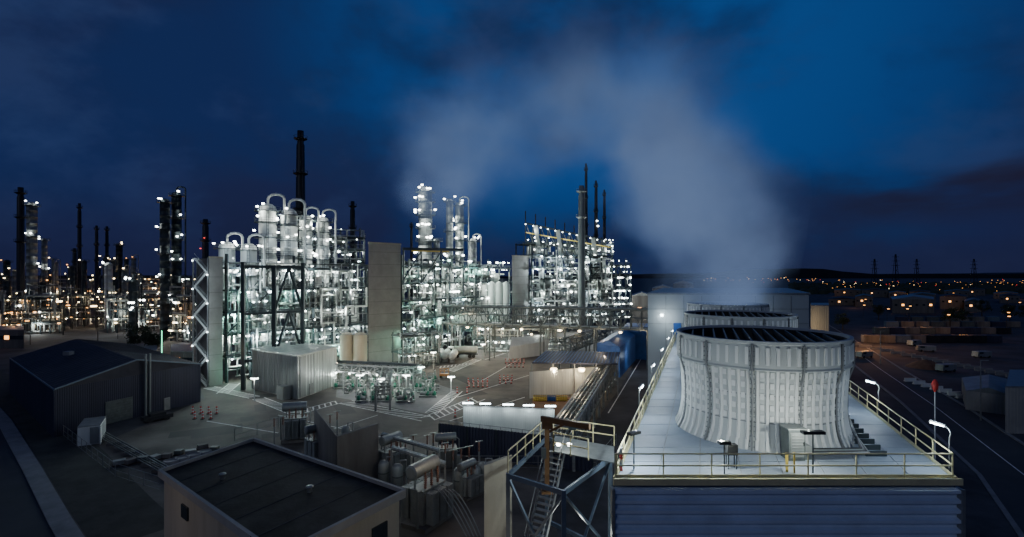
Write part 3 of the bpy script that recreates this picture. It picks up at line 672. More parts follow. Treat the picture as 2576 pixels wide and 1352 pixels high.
MB().pipe([(-1,.4,.4),(-1,.4,1.8),(.2,.4,1.8),(.2,-.6,1.8),(.2,-.6,.3)],.06).build('pipe',M['alud'],pp)
MB().tube((.3,-.5,1.1),(.3,-.1,1.1),.22,10).build('valve_wheel',M['alud'],pp)
k=0
for py in (958,967,976,987,997,1008,1020):
    for px in (850,880,910,940,975,1005,1035,1065,1090):
        if (px>1060 and py>1010) or (px<900 and py>1005) or R.random()<.15: continue
        q=G(px+R.uniform(-8,8),py-8);o=pp if k==0 else copy_tree(pp)
        o.location=q;o.rotation_euler=(0,0,R.choice((0,1.57,.4,3.1)));k+=1
sheet('concrete_slab',[G(845,1000),G(1075,1042),G(1155,985),G(1000,935),G(850,950)],.02,M['pave'])
mast=thing('yard_lamp_post','','lamp post',(0,0,0))
MB().lathe((0,0,0),[(.2,0),(.2,.2),(.09,.25),(.06,4.4)],10).build('pole',M['steelg'],mast);h_=MB().box((0,0,4.5),(1.1,.35,.16)).build('lamp_head',M['steelg'],mast);MB().box((0,0,4.37),(1.3,.45,.12)).build('lamp_glass',E['white'],h_)
for i,(px,py,e,kk,lb) in enumerate(((1135,1005,700,'white','lamp post beside the hatched corner of the pump slab'),(1022,1000,260,'white','lamp post among the pump skids'),(848,960,420,'warm','warm lamp post at the left end of the pump area'),
     (960,1012,260,'white','lamp post at the front of the pump area'),(1060,975,260,'teal','lamp post behind the pump skids'),(1090,930,700,'warm','lamp post by the base of the middle frame'),(905,1000,260,'white','lamp post between the shed and the pump skids'),
     (1215,905,1100,'warm','lamp post near the silvery tanker'),(1330,890,800,'warm','lamp post in front of the white tent wall'),(640,1010,330,'white','lamp post in front of the aluminium shed'))):
    q=G(px,py);o=mast if i==0 else copy_tree(mast);o.location=q;o['label']=lb;light(q+Vector((0,-.3,4.1)),e,kk)
for i,px in enumerate((873,906)):
    q=P(px,132);t=thing('storage_tank',['left','right'][i]+' one of the two brownish upright tanks left of the central tower','tank',q)
    MB().lathe(q,[(1.75,0),(1.75,8.6),(1.2,9.3),(.02,9.6)],24).build('shell',M['conc2'],t);mb=MB().lathe(q+Vector((0,0,9.0)),[(1.8,0),(2.1,0),(2.1,.1),(1.8,.1)],20)
    mb.lathe(q+Vector((0,0,10)),[(2.05,0),(2.1,.05),(2.05,.1)],20)
    for i_ in range(8): th=i_*.785;mb.bar(q+Vector((2.07*math.cos(th),2.07*math.sin(th),9)),q+Vector((2.07*math.cos(th),2.07*math.sin(th),10.1)),.05)
    mb.build('top_rail',M['steelg'],t)
light(P(890,126,7),240,'warm')
for i,px in enumerate((1105,1122,1140)):
    q=P(px,146-i,0);t=thing('bullet_tank',['left','middle','right'][i]+' white horizontal bullet tank below the middle frame','tank',q)
    MB().tube(q+Vector((0,-3,1.9)),q+Vector((0,4,1.9)),1.0,18).tube(q+Vector((0,-3.6,1.9)),q+Vector((0,-3,1.9)),.45,18,1.0).build('shell',M['white'],t)
    for y_ in (-2,3): MB().box(q+Vector((0,y_,.5)),(1.4,.3,1.0)).build('saddle',M['steelg'],t)
fe=frame('low_frame','low lit pipe frame at the foot of the central concrete tower','process frame',P(1012,132),P(1100,138),6,[4,8.5],3,1,'steelm',14,2,('white','cool','teal'),.28,.25,light_e=420,nlight=5,pipes=12)
clutter(fe,22,'','',.5,9,child=True)
ff=frame('low_frame','low lit pipe frame behind the tanker under the pipe bridge','process frame',P(1190,162),P(1420,158),8,[4,8],8,1,'steelm',30,3,('white','warm'),.28,.25,light_e=560,nlight=12,pipes=20)
clutter(ff,34,'','',.5,9,child=True)
q=P(1170,151,0);t=thing('tanker_lorry','silver tanker lorry parked under the white gable canopy','lorry',q)
MB().tube(q+Vector((-3,0,2.3)),q+Vector((3.4,0,2.3)),1.1,18).tube(q+Vector((3.4,0,2.3)),q+Vector((3.7,0,2.3)),1.1,18,.7).build('tank',M['alu'],t)
MB().box(q+Vector((.2,0,1.05)),(7.2,1.0,.25)).build('chassis',M['dark'],t)
cb=MB().box(q+Vector((-4.2,0,1.9)),(1.7,2.3,2.5)).build('cab',M['white'],t);MB().box(q+Vector((-4.2,-1.16,2.4)),(1.0,.05,.8)).build('side_window',M['glass'],cb)
MB().box(q+Vector((-5.06,0,2.45)),(.05,2,.9)).build('windscreen',M['glass'],cb)
for x in (-4.2,-2.2,1.4,2.6): MB().tube(q+Vector((x,-1.15,.5)),q+Vector((x,1.15,.5)),.5,14).build('wheel',M['rubber'],t)
q=P(1182,158);t=thing('gable_canopy','white gable roofed canopy above the tanker','canopy',q)
z0,z1=10.2,12.6;w_=5.3
MB().poly([q+Vector((-w_,-4,z0)),q+Vector((w_,-4,z0)),q+Vector((w_,0,z1)),q+Vector((-w_+1,0,z1))]).poly([q+Vector((-w_+1,0,z1)),q+Vector((w_,0,z1)),q+Vector((w_,4,z0)),q+Vector((-w_,4,z0))]).build('roof',M['white'],t)
for sx in (-w_+.3,w_-.3):
    for sy in (-3.8,3.8): MB().bar(q+Vector((sx,sy,0)),q+Vector((sx,sy,z0)),.3).build('post',M['steelg'],t)
light(q+Vector((0,-9,14)),600,'warm')
t=thing('storage_tent','pale ribbed tent hall left of the rack and below the pipe bridge','tent',P(1325,140))
c=[G(1278,905),G(1378,893)];h=4.6;mb=MB();n_=12
for i in range(n_):
    p=c[0].lerp(c[1],i/n_);q=c[0].lerp(c[1],(i+1)/n_);o_=Vector((0,-.12 if i%2 else 0,0));e_=Vector((.5,1.2,h*.75+.06*i))
    mb.poly([p+o_,q+o_,q+o_+e_,p+o_+e_]);mb.poly([p+o_+e_,q+o_+e_,q+Vector((1,6,h+1)),p+Vector((1,6,h+1))])
mb.build('skin',M['white'],t)
light(G(1330,925)+Vector((0,0,5)),560,'warm')
t=thing('open_store','white ribbed store wall under a wide blue roof with two warm lamps','shed',(8,102,0))
A_,B_=G(1332,1003),G(1512,985)
corr(MB(),A_,B_,0,5.2,.35,.07).build('front_wall',M['white'],t)
A3,B3=G(1338,915,6.2),G(1555,918,6.2);A4,B4=G(1372,886,6.2),G(1560,889,6.2)
rf=MB().prism([A3,B3,B4,A4],6.2,6.45).build('roof',M['navy'],t)
mb=MB()
for i in range(24): mb.bar(A3.lerp(B3,(i+.5)/24)+up*.3,A4.lerp(B4,(i+.5)/24)+up*.3,.12,.1)
o_=mb.build('roof_ribs',M['blue'],rf);o_['kind']='stuff'
for f_ in (0,.25,.5,.75,1): p=A3.lerp(B3,f_);MB().bar((p.x,p.y+.3,0),(p.x,p.y+.3,6.2),.2).build('post',M['steelg'],t)
for px in (1393,1463): p=P(px,103.5,ZZ(930,103.5));lamp(t,p,.7,'warm');MB().bar(p+Vector((0,0,.2)),p+Vector((0,1.5,.8)),.1).build('lamp_arm',M['steelg'],t);light(p+Vector((0,-1.2,-.1)),450,'warm')
for px in (1393,1463): light(P(px,99.6,6.6),230,'warm')
def drum(m):
    t=bpy.data.objects.new('oil_drum',None);C.objects.link(t);t['category']='drum';OFF[t.name]=Vector((0,0,0))
    MB().lathe((0,0,0),[(.01,0),(.3,0),(.3,.3),(.32,.32),(.3,.34),(.3,.6),(.32,.62),(.3,.64),(.3,.9)],14).build('body',M[m],t);MB().lathe((0,0,.9),[(.3,0),(.27,.02),(.27,-.02),(.01,-.02)],14).build('lid',M['steelm'],t);return t
dr,dry=drum('blue'),drum('yellow');fst={}
for i in range(30):
    px=1345+(i%15)*5.6;py=1006+(i//15)*3;isb=(10>(i%15)>5);src=dr if isb else dry
    o=src if src.name not in fst else copy_tree(src);fst[src.name]=1
    o.location=G(px,py);o['label']='blue oil drum in the middle of the row before the white store' if isb else 'yellow oil drum in the row before the white store';o['group']='blue oil drums' if isb else 'yellow oil drums'
bo=thing('delineator_post','red and white striped delineator post standing in the lit yard','bollard',(0,0,0),'striped delineator posts in the yard')
MB().box((0,0,.06),(.5,.5,.12)).build('foot',M['rubber'],bo)
mb=MB()
for k in range(5):
    mb.cur=k%2;mb.box((0,0,.12+.12+k*.24),(.24,.14,.24))
mb.build('panel',[M['red'],M['white']],bo)
first=True
for (x0,x1,y0,n_) in ((1178,1226,966,5),(1180,1226,975,5),(1257,1288,958,4),(1258,1286,966,3),(1272,1318,915,6),(1275,1316,925,5),(485,545,1042,4),(490,530,1055,3),(1150,1175,990,2),(1178,1183,1018,1),(1145,1150,1050,1)):
    for i in range(n_):
        o=bo if first else copy_tree(bo);first=False;o.location=G(x0+(x1-x0)*i/max(1,n_-1),y0)
light(G(1210,985)+up*7,800,'warm');light(G(1290,935)+up*7,800,'warm');light(G(1110,1080)+up*9,330,'warm');light(G(800,1045)+up*9,230,'white')
q=G(1118,950);t=thing('platform_lift','small orange scissor lift parked beside the hatched lane','lift',q)
MB().box(q+Vector((0,0,.65)),(2.2,1.1,.5)).build('base',M['orange'],t);mb=MB();rail(mb,[q+Vector((-1,-.5,1)),q+Vector((1,-.5,1)),q+Vector((1,.5,1)),q+Vector((-1,.5,1)),q+Vector((-1,-.5,1))],1.1,.05,1);mb.build('basket',M['orange'],t)
for sx in (-.8,.8):
    for sy in (-.5,.5): MB().tube(q+Vector((sx,sy-.1,.25)),q+Vector((sx,sy+.1,.25)),.25,10).build('wheel',M['rubber'],t)
def hall(name,label,pts,z0,z1,m,roofm,ridge=0,cat='building',win=0):
    t=thing(name,label,cat,(sum(p[0] for p in pts)/4,sum(p[1] for p in pts)/4,0));pts=[Vector((p[0],p[1],0)) for p in pts]
    for a_,b_,nmx in ((pts[0],pts[1],'wall'),(pts[3],pts[0],'wall'),(pts[1],pts[2],'wall')):
        corr(MB(),a_,b_,z0,z1,.5,.06).build(nmx,M[m],t)
    for i in range(win): p=pts[0].lerp(pts[1],(i+.5)/win);MB().box(p+Vector((0,-.1,z1*.6)),(1.6,.15,1.2)).build('window',E['orange'] if i%4==1 else M['glass'],t)
    MB().prism([p.lerp(sum(pts,Vector())/4,.02) for p in pts],z0,z1-.05).build('core',M[m],t)
    if ridge:
        m0=pts[0].lerp(pts[1],.5);m1=pts[3].lerp(pts[2],.5);mb=MB();e=[pts[i]+Vector((0,0,z1)) for i in range(4)];r0=m0+Vector((0,0,z1+ridge));r1=m1+Vector((0,0,z1+ridge))
        mb.poly([e[0],r0,r1,e[3]][::-1]).poly([r0,e[1],e[2],r1][::-1]).poly([e[0],e[1],r0]).poly([e[2],e[3],r1]);mb.build('roof',M[roofm],t)
    else: MB().prism(pts,z1,z1+.2).build('roof',M[roofm],t)
    return t
hall('blue_shed','tall blue gable shed beside the roadside pipe rack',[P(1502,128),P(1560,121),P(1598,146),P(1545,152)],0,7.2,'blue','blue',1.2)
hall('blue_shed','blue flat roofed shed farther back against the concrete hall',[P(1565,150),P(1632,146),P(1640,165),P(1578,168)],0,8.5,'blue','blue',0)
light(P(1495,118,6),400,'cool');light(P(1600,128,4),260,'cool');light(P(1600,108,7),160,'warm');light(P(1560,85,7),110,'warm')
t=thing('screen_wall','white corrugated screen wall with four lamps along its top','wall',P(1275,77))
A_,B_=P(1165,78),P(1395,76);corr(MB(),A_,B_,.2,4.2,.3,.08).build('panel',M['white'],t)
MB().bar(A_+Vector((0,-.1,4.25)),B_+Vector((0,-.1,4.25)),.18,.12).build('top_rail',M['steelg'],t)
for f_ in (.06,.25,.5,.72,.95): p=A_.lerp(B_,f_)+Vector((0,-.9,4.9));am=MB().bar(p+Vector((0,0,.08)),A_.lerp(B_,f_)+Vector((0,0,4.2)),.06).build('lamp_arm',M['steelg'],t);MB().box(p,(1.6,.24,.16)).build('lamp_tube',E['cool'],am);light(p+Vector((0,-.1,-.35)),80,'cool')
t=thing('screen_wall','dark corrugated screen wall in front of the white one','wall',P(1275,67))
A_,B_=P(1105,70),P(1490,62.5);corr(MB(),A_,B_,0,3.9,.45,.12).build('panel',M['navy'],t)
rail(MB(),[A_+Vector((0,0,3.9)),B_+Vector((0,0,3.9))],.4,.04,1.5,False,False).build('top_rail',M['steelg'],t)
for f_ in (0,.2,.4,.6,.8,1): p=A_.lerp(B_,f_);MB().bar(p+Vector((0,-.2,0)),p+Vector((0,-.2,3.9)),.15).build('post',M['steel'],t)
# ---------------------------------------------------------------- left warehouse
t=thing('dark_warehouse','large navy clad warehouse with low gable roof on the left','warehouse',(-80,100,0))
p1_,p2_,p3_=Vector((-68,76,0)),Vector((-59.6,98,0)),Vector((-103,105,0));p4_=p2_+p3_-p1_;ze,zr=7.2,9.8
fw=corr(MB(),p1_,p2_,0,ze,.3,.05).build('front_wall',M['navy'],t);corr(MB(),p3_,p1_,0,ze,.3,.05).build('side_wall',M['navy'],t)
MB().prism([p1_.lerp(p4_,.01),p2_.lerp(p3_,.01),p4_,p3_.lerp(p2_,.01)],0,ze-.1).build('core',M['navy'],t)
m0,m1=p1_.lerp(p2_,.5),p3_.lerp(p4_,.5);o_=Vector((.4,-.4,0))
mb=MB().poly([p1_+up*ze+o_,m0+up*zr+o_,m1+up*zr,p3_+up*ze][::-1]).poly([m0+up*zr+o_,p2_+up*ze+o_,p4_+up*ze,m1+up*zr][::-1]).poly([p1_+up*ze,p2_+up*ze,m0+up*zr])
for i in range(1,26):
    f_=i/26;mb.bar((p1_+up*(ze+.04)).lerp(p3_+up*(ze+.04),f_),(m0+up*(zr+.04)).lerp(m1+up*(zr+.04),f_),.08,.06);mb.bar((p2_+up*(ze+.04)).lerp(p4_+up*(ze+.04),f_),(m0+up*(zr+.04)).lerp(m1+up*(zr+.04),f_),.08,.06)
rf=mb.build('roof',M['navyroof'],t)
MB().box((-84,97,9.4),(1.2,1.2,.7)).build('roof_hatch',M['steelg'],rf)
for a_,b_ in ((p1_+up*(ze+.05)+o_,m0+up*(zr+.05)+o_),(m0+up*(zr+.05)+o_,p2_+up*(ze+.05)+o_),(p1_+up*ze+o_,p3_+up*ze+o_)): MB().bar(a_,b_,.14,.22).build('eaves_trim',M['bluesteel'],t)
dq=p1_.lerp(p2_,.38);n_=Vector((.93,-.36,0));rz=math.atan2(22,8.4)
mb=MB().box(dq+n_*.12+up*1.9,(4.2,.12,3.6),rz)
for k in range(8): mb.box(dq+n_*.2+up*(.3+k*.42),(4.1,.06,.06),rz)
mb.build('roller_door',M['steelm'],t)
MB().box(p1_.lerp(p2_,.72)+n_*.12+up*1.1,(1.1,.12,2.2),rz).build('door',M['steelg'],t)
for s_ in (0,1): p=p1_.lerp(p2_,.55+.03*s_)+n_*.5;MB().tube(p,p+up*10.6,.2,10).build('flue_pipe',M['alud'],t)
light(p2_+Vector((9,-6,8)),240,'cool');light((-56,76,9),130,'cool')
q=G(232,1108);t=thing('shipping_container','white shipping container with open end doors by the dark warehouse','container',q)
rz=.55;d_=Vector((math.cos(rz),math.sin(rz),0));e_=Vector((-math.sin(rz),math.cos(rz),0))
mb=MB().box(q+up*1.35,(2.5,5.2,2.6),rz)
for k in range(11): mb.box(q+d_*1.28+e_*(-2.3+k*.46)+up*1.35,(.06,.2,2.3),rz);mb.box(q-d_*1.28+e_*(-2.3+k*.46)+up*1.35,(.06,.2,2.3),rz)
mb.build('body',M['white'],t)
MB().box(q-e_*2.65+d_*.6+up*1.35,(1.0,.08,2.3),rz).build('door',M['alud'],t);MB().box(q-e_*3.2+d_*1.4+up*1.35,(.08,1.2,2.3),rz).build('door',M['white'],t)
MB().box(q+up*2.72,(2.55,5.3,.08),rz).build('roof',M['steelg'],t)
# parked car and covered pile by the warehouse front
cr=thing('parked_car','dark car parked before the warehouse roller door','car',G(395,1058));q=G(395,1058)
bd=MB().box(q+up*.6,(4.2,1.7,.6),.9).box(q+up*1.1,(2.2,1.5,.5),.9).build('body',M['dark'],cr);MB().box(q+up*1.12,(2.26,1.3,.32),.9).build('window',M['glass'],bd)
for sx in (-1.3,1.3):
    for sy in (-.8,.8):
        o2=Vector((sx*math.cos(.9)-sy*math.sin(.9),sx*math.sin(.9)+sy*math.cos(.9),.33));ax_=Vector((-math.sin(.9),math.cos(.9),0))*.1;MB().tube(q+o2-ax_,q+o2+ax_,.33,12).build('wheel',M['rubber'],cr)
# bottom-left flat building
t=thing('flat_roof_building','low beige building with dark patchy felt roof in the foreground','building',(-20,45,0))
A_,B_,C_,D_=Vector((-31.8,46.8,0)),Vector((-28,55.6,0)),Vector((-9.4,42.6,0)),Vector((-15.2,33.2,0));zr=6.
MB().prism([A_,B_,C_,D_],0,zr-.4).build('wall',M['conc2'],t);cc=(A_+B_+C_+D_)/4
ex=[p+(p-cc).normalized()*.5 for p in (A_,B_,C_,D_)]
rf=MB().prism(ex,zr-.4,zr-.02).build('roof',M['tar'],t)
for a_,b_ in zip(ex,ex[1:]+ex[:1]): MB().bar(a_+up*(zr-.02),b_+up*(zr-.02),.28,.62).build('parapet',M['conc'],t)
for k in range(1,6):
    a_=ex[0].lerp(ex[3],k/6);b_=ex[1].lerp(ex[2],k/6);MB().bar(a_.lerp(b_,.02)+up*(zr-.01),a_.lerp(b_,.98)+up*(zr-.01),.10,.03).build('felt_seam',M['asphalt'],rf)
for (f1,f2) in ((.3,.3),(.7,.6)): p=ex[0].lerp(ex[3],f1).lerp(ex[1].lerp(ex[2],f1),f2);MB().lathe(p+up*(zr-.02),[(.2,0),(.2,.35),(.32,.4),(.3,.5),(.01,.55)],12).build('roof_vent',M['alud'],rf)
nn=Vector(((C_-D_).y,-(C_-D_).x,0)).normalized();rz=math.atan2((C_-D_).y,(C_-D_).x);rz2=math.atan2((D_-A_).y,(D_-A_).x)
MB().box(A_.lerp(D_,.5)+up*1.2,(1.2,.3,2.3),rz2).build('door',M['concd'],t)
for f_ in (.2,.5,.8):
    w_=MB().box(D_.lerp(C_,f_)+nn*.05+up*3.6,(1.6,.15,1.3),rz).build('window',M['glass'],t);MB().box(D_.lerp(C_,f_)+nn*.1+up*2.9,(1.8,.25,.1),rz).build('sill',M['conc'],w_)
for f_ in (.25,.7): MB().box(A_.lerp(D_,f_)+up*4.0,(1.4,.3,1.1),rz2).build('window',M['glass'],t)
light((-5,33,9),150,'warm');light((-33,38,5),120,'warm')  # fill added without fixtures to lift the building and ground
t=thing('blast_wall','weathered concrete blast wall between building and transformers','wall',P(900,58))
A_,B_,C_=P(848,56),P(952,61),P(790,68)
MB().prism([A_,B_,B_+Vector((-.3,.5,0)),A_+Vector((-.3,.5,0))],0,6.4).build('wall',M['concd'],t)
MB().prism([A_,A_+Vector((-.3,.5,0)),C_+Vector((0,.5,0)),C_],0,6.4).build('side_wall',M['concd'],t)
tr=thing('power_transformer','','transformer',(0,0,0))
tk=MB().box((0,0,1.9),(3.0,1.5,3.0)).build('tank',M['trafo'],tr);MB().box((0,0,.2),(4,2.8,.4)).build('plinth',M['concd'],tr)
MB().box((0,0,3.46),(3.2,1.7,.12)).build('tank_lid',M['alud'],tk)
for k in range(5): MB().box((-1.3+k*.65,0,1.9),(.1,1.66,2.8)).build('stiffener',M['trafo'],tk)
for s_ in (-1,1):
    for k in range(3):
        mb=MB();mb.tube((-1.5+k*1.1,s_*1.45,3.3),(-.6+k*1.1,s_*1.45,3.3),.09,8).tube((-1.5+k*1.1,s_*1.45,.75),(-.6+k*1.1,s_*1.45,.75),.09,8)
        for i in range(5): mb.box((-1.42+k*1.1+i*.18,s_*1.45,2.03),(.07,.8,2.8))
        mb.build('radiator',M['trafo'],tr)
MB().tube((-1.9,.3,5.1),(1.5,.3,5.1),.68,18).tube((-2.0,.3,5.1),(-1.9,.3,5.1),.5,18,.68).build('oil_conservator',M['alud'],tr)
for x in (-1.4,1.0): MB().bar((x,.3,3.5),(x,.3,4.5),.15).build('support',M['trafo'],tr)
for x in (-.9,0,.9):
    mb=MB()
    for k in range(7): mb.lathe((x,-.5,3.55+k*.17),[(.08,0),(.17,.05),(.08,.12)],10)
    mb.tube((x,-.5,3.5),(x,-.5,5.0),.07,8);mb.build('bushing',M['ceram'],tr)
MB().pipe([(1.5,.3,5.0),(2.0,.3,4.6),(2.0,.3,2.5),(1.5,.3,2.5)],.07).build('pipe',M['alud'],tr)
MB().pipe([(-1.6,-.6,3.6),(-2.1,-.6,3.6),(-2.1,-.6,.4)],.1).build('pipe',M['alud'],tr)
MB().box((1.85,-.5,1.6),(.5,.9,1.3)).build('control_box',M['alud'],tr)
for i,(px,d,rz,lb,sc) in enumerate(((1075,50,1.05,'nearest big grey transformer with conservator drum, left of the concrete panel',1.05),(990,62,1.0,'grey transformer just behind the nearest one by the blast wall',.85),(1180,56,.9,'small grey transformer close to the dark screen wall',.66),
     (745,75,.3,'far left transformer beyond the flat roofed building',.95),(800,67,.8,'transformer half hidden behind the flat felt roof',.8),(1125,64,.2,'transformer standing behind the nearest one against the dark screen',.75))):
    o=tr if i==0 else copy_tree(tr);o.location=P(px,d);o.rotation_euler=(0,0,rz);o['label']=lb;o.scale=(sc,)*3
sw=thing('insulator_post','grey steel post with stacked brown insulator in the transformer pen','insulator',(0,0,0),'insulator posts in the transformer pen')
MB().bar((0,0,0),(0,0,2.6),.16).build('post',M['steelg'],sw)
mb=MB()
for k in range(8): mb.lathe((0,0,2.6+k*.15),[(.06,0),(.15,.05),(.06,.12)],10)
mb.build('insulator',M['ceram'],sw)
MB().bar((-.5,0,3.85),(.5,0,3.85),.08).build('busbar',M['alu'],sw)
for i,(px,py) in enumerate(((1000,1190),(1020,1180),(1040,1172),(960,1170),(1140,1215),(1160,1210),(1180,1205),(690,1120),(712,1115),(735,1110),(830,1110),(848,1100),(1090,1165),(1075,1172),(980,1215),(1120,1195),(1205,1190),(770,1105))):
    o=sw if i==0 else copy_tree(sw);o.location=G(px,py);o.rotation_euler=(0,0,.5)
ut=thing('upright_tank','','tank',(0,0,0))
MB().lathe((0,0,0),[(.5,0),(.5,.4),(.62,.5),(.62,2.6),(.4,2.95),(.02,3.0)],16).build('shell',M['alud'],ut)
MB().pipe([(.3,0,2.8),(.3,0,3.4),(1.0,0,3.4),(1.0,0,.2)],.07).build('pipe',M['steelg'],ut)
MB().lathe((0,0,1.6),[(.63,0),(.66,.03),(.66,.12),(.63,.15)],16).build('band',M['steelm'],ut)
for i,(px,py,lb) in enumerate(((965,1225,'first'),(1000,1235,'second'),(1155,1245,'third'),(1195,1240,'fourth'),(1215,1230,'fifth'),(870,1125,'sixth'))):
    o=ut if i==0 else copy_tree(ut);o.location=G(px,py);o['label']=lb+' small upright grey tank with side pipe in the transformer pen, counted from left' if i<5 else 'small upright grey tank behind the blast wall'
t=thing('pipe_portal','pale pipe portal crossing the transformer pen beside the blast wall','portal',P(1060,60))
for a_,b_ in ((P(960,63),P(1105,57)),(P(985,58),P(1120,53))):
    for p in (a_,b_): MB().bar(p,p+up*4.4,.18).build('post',M['steelg'],t)
    MB().bar(a_+up*4.4,b_+up*4.4,.18).build('beam',M['steelg'],t)
    for k in range(3): MB().tube(a_+up*(4.6)+Vector((0,.25*k,0)),b_+up*4.6+Vector((0,.25*k,0)),.07,8).build('pipe',M['alu'],t)
light(P(1130,49,7.5),170,'warm');light(P(1020,66,7),170,'white');light(P(770,80,9),180,'cool');light(P(1010,50,7),170,'white');light(P(720,68,6),110,'cool');light(P(1190,60,6),90,'white')  # fixtureless fill added to brighten the transformers
t=thing('power_cables','bundle of pale cables looping down beside the nearest transformer','cables',P(1130,48))
for k in range(5):
    x0=P(1100+k*9,48);pts=[x0+up*4+Vector((s_*.35,-s_*.1,-(4*(s_/8)**(1.2+.1*k)))) for s_ in range(9)];MB().pipe(pts,.05,6,False).build('cable',M['alud'],t)
def fence(pts,label,h=1.6,m='steelg',step=2.4):
    t=thing('wire_fence',label,'fence',pts[0])
    for a_,b_ in zip(pts[:-1],pts[1:]):
        n_=max(1,int((b_-a_).length/step))
        for z in (h,h*.5,.15): MB().tube(a_+up*z,b_+up*z,.03 if z==h else .02,5).build('wire',M[m],t)
        for i in range(n_): p=a_.lerp(b_,i/n_);MB().tube(p,p+up*h,.045,6).build('fence_post',M[m],t)
fence([G(28,985),G(150,1090),G(290,1200),G(400,1235)],'low wire fence beside the grass in front of the warehouse')
fence([G(590,1110),G(700,1080),G(850,1120)],'wire fence around the transformer pen',1.8)
fence([G(1550,1120),G(1500,1180),G(1110,1180)],'wire fence in front of the dark screen wall',1.6)
t=thing('ground_pipe_run','long low pipe run on short sleepers crossing the yard behind the fence','pipes',G(300,1130))
pa,pb=G(150,1050),G(430,1215)
for k in range(5): o2=Vector((.3*k,.18*k,0));MB().tube(pa+o2+up*.5,pb+o2+up*.5,R.choice((.05,.07,.1)),8).build('pipe',M[R.choice(('steelm','steelm','alud'))],t)
for k in range(14): p=pa.lerp(pb,(k+.5)/14);MB().box(p+Vector((.6,.35,.2)),(2.0,.25,.4),.5).build('sleeper',M['concd'],t)
for k in range(9):
    q=G(300+k*30,1175-k*6+R.uniform(-8,8));t=thing('pallet',['pale','grey','blue-grey'][k%3]+' loaded pallet, '+['first','second','third','fourth','fifth','sixth','seventh','eighth','ninth'][k]+' from the left behind the fence','pallet',q)
    rz_=R.uniform(0,1.5);sx,sy=R.uniform(.8,1.3),R.uniform(.7,1.0)
    MB().box(q+up*.08,(sx+.1,sy+.1,.14),rz_).build('pallet_base',M['bark'],t);MB().box(q+up*.4,(sx,sy,.48),rz_).build('load',M[('alud','concd','steelm')[k%3]],t)
for i in range(4):
    q=G(430+i*28,1165-i*8);tag(MB().lathe(q,[(.9,0),(.9,.35),(.7,.4),(.7,.3),(.01,.3)],16).build('manhole_ring',M['pave']),'round pale concrete shaft cover beside the transformer pen','shaft cover','round concrete shaft covers')
light(G(330,1120)+up*7,90,'cool');light(G(480,1090)+up*8,190,'cool')  # fill without lamp heads, added over the dark left foreground
# ---------------------------------------------------------------- foreground steel stair tower
t=thing('access_stair_tower','blue-grey steel stair tower with platform left of the fan deck','stair tower',P(1400,27))
zp=DZ-.2
co4=[P(1278,25.2),P(1418,23.2),P(1535,27.5),P(1375,31)]
for p in co4: MB().bar(p,p+up*zp,.20).build('post',M['bluesteel'],t)
for z in (zp-.12,9.2,4.5):
    for a_,b_ in zip(co4,co4[1:]+co4[:1]): MB().bar(a_+up*z,b_+up*z,.14,.22).build('ring_beam',M['bluesteel'],t)
for a_,b_ in ((co4[0],co4[1]),(co4[1],co4[2])):
    for z0,z1 in ((9.3,zp-.2),(4.6,9.1)):
        MB().bar(a_+up*z0,b_+up*z1,.11).build('brace',M['bluesteel'],t);MB().bar(b_+up*z0,a_+up*z1,.11).build('brace',M['bluesteel'],t)
rail(MB(),[co4[0]+up*zp,co4[3]+up*zp],1.1,.035,1.2).build('handrail',M['cream'],t)
gr=MB().prism([P(1395,28.2),P(1545,26.5),P(1545,29),P(1395,31)],zp,zp+.05).build('platform_grating',M['alud'],t)
rail(MB(),[P(1392,28.2,zp),P(1392,31,zp),P(1545,29.3,zp)],1.1,.035,1.2).build('handrail',M['cream'],gr)
rail(MB(),[P(1392,28.2,zp),P(1480,27.0,zp)],1.1,.035,1.2).build('handrail',M['cream'],gr)
for (s0,s1,z0,z1) in ((P(1340,26.2),P(1400,28.6),9.6,zp),(P(1400,28.4),P(1335,26.6),4.6,9.6)):
    mb=MB();n_=18
    sd=Vector(((s1-s0).y,-(s1-s0).x,0)).normalized()*.5
    for i in range(n_):
        f_=(i+.5)/n_;p=s0.lerp(s1,f_)+up*(z0+(z1-z0)*f_);mb.bar(p-sd,p+sd,.24,.05)
    for k in (-1,1): mb.bar(s0+sd*k+up*z0,s1+sd*k+up*z1,.06,.22)
    fl=mb.build('stair_flight',M['steelg'],t)
    for k in (-1,1): MB().tube(s0+sd*k+up*(z0+1),s1+sd*k+up*(z1+1),.03,6).build('handrail',M['steelg'],fl)
for k in range(6): a_,b_=P(1300+k*12,27+.2*k),P(1490+k*4,30+.2*k);MB().tube(a_+up*(5+k*.35),b_+up*(5+k*.35),.07,8).build('pipe',M['alud'],t)
light(P(1450,29,zp+2.4),130,'white')
for px in (1405,1432): lamp(t,P(px,28,ZZ(1118,28)),.13,'white')
light(P(1450,26,11),80,'white')
q=P(1376,27.5,0);t=thing('jib_crane','rusty brown jib crane with dark arm beside the stair tower','crane',q+up*12.4)
MB().bar(q+up*12.4,q+up*ZZ(1075,27.5),.24,.30).build('mast',M['rusty'],t)
MB().box(q+up*12.45,(.6,.6,.12)).build('base_plate',M['rusty'],t);MB().box(q+up*16.1,(.55,.5,.5)).build('head',M['rusty'],t)
MB().bar(q+Vector((-.3,0,16.35)),P(1484,26,16.35),.2,.28).build('arm',M['rusty'],t);MB().bar(q+Vector((.05,0,15.6)),P(1420,27,16.2),.12).build('strut',M['rusty'],t)
MB().box(P(1440,26.8,16.1),(.4,.25,.25)).build('trolley',M['steel'],t);MB().box(P(1368,27.2,14.6),(.25,.3,.5)).build('control_box',M['steelm'],t)
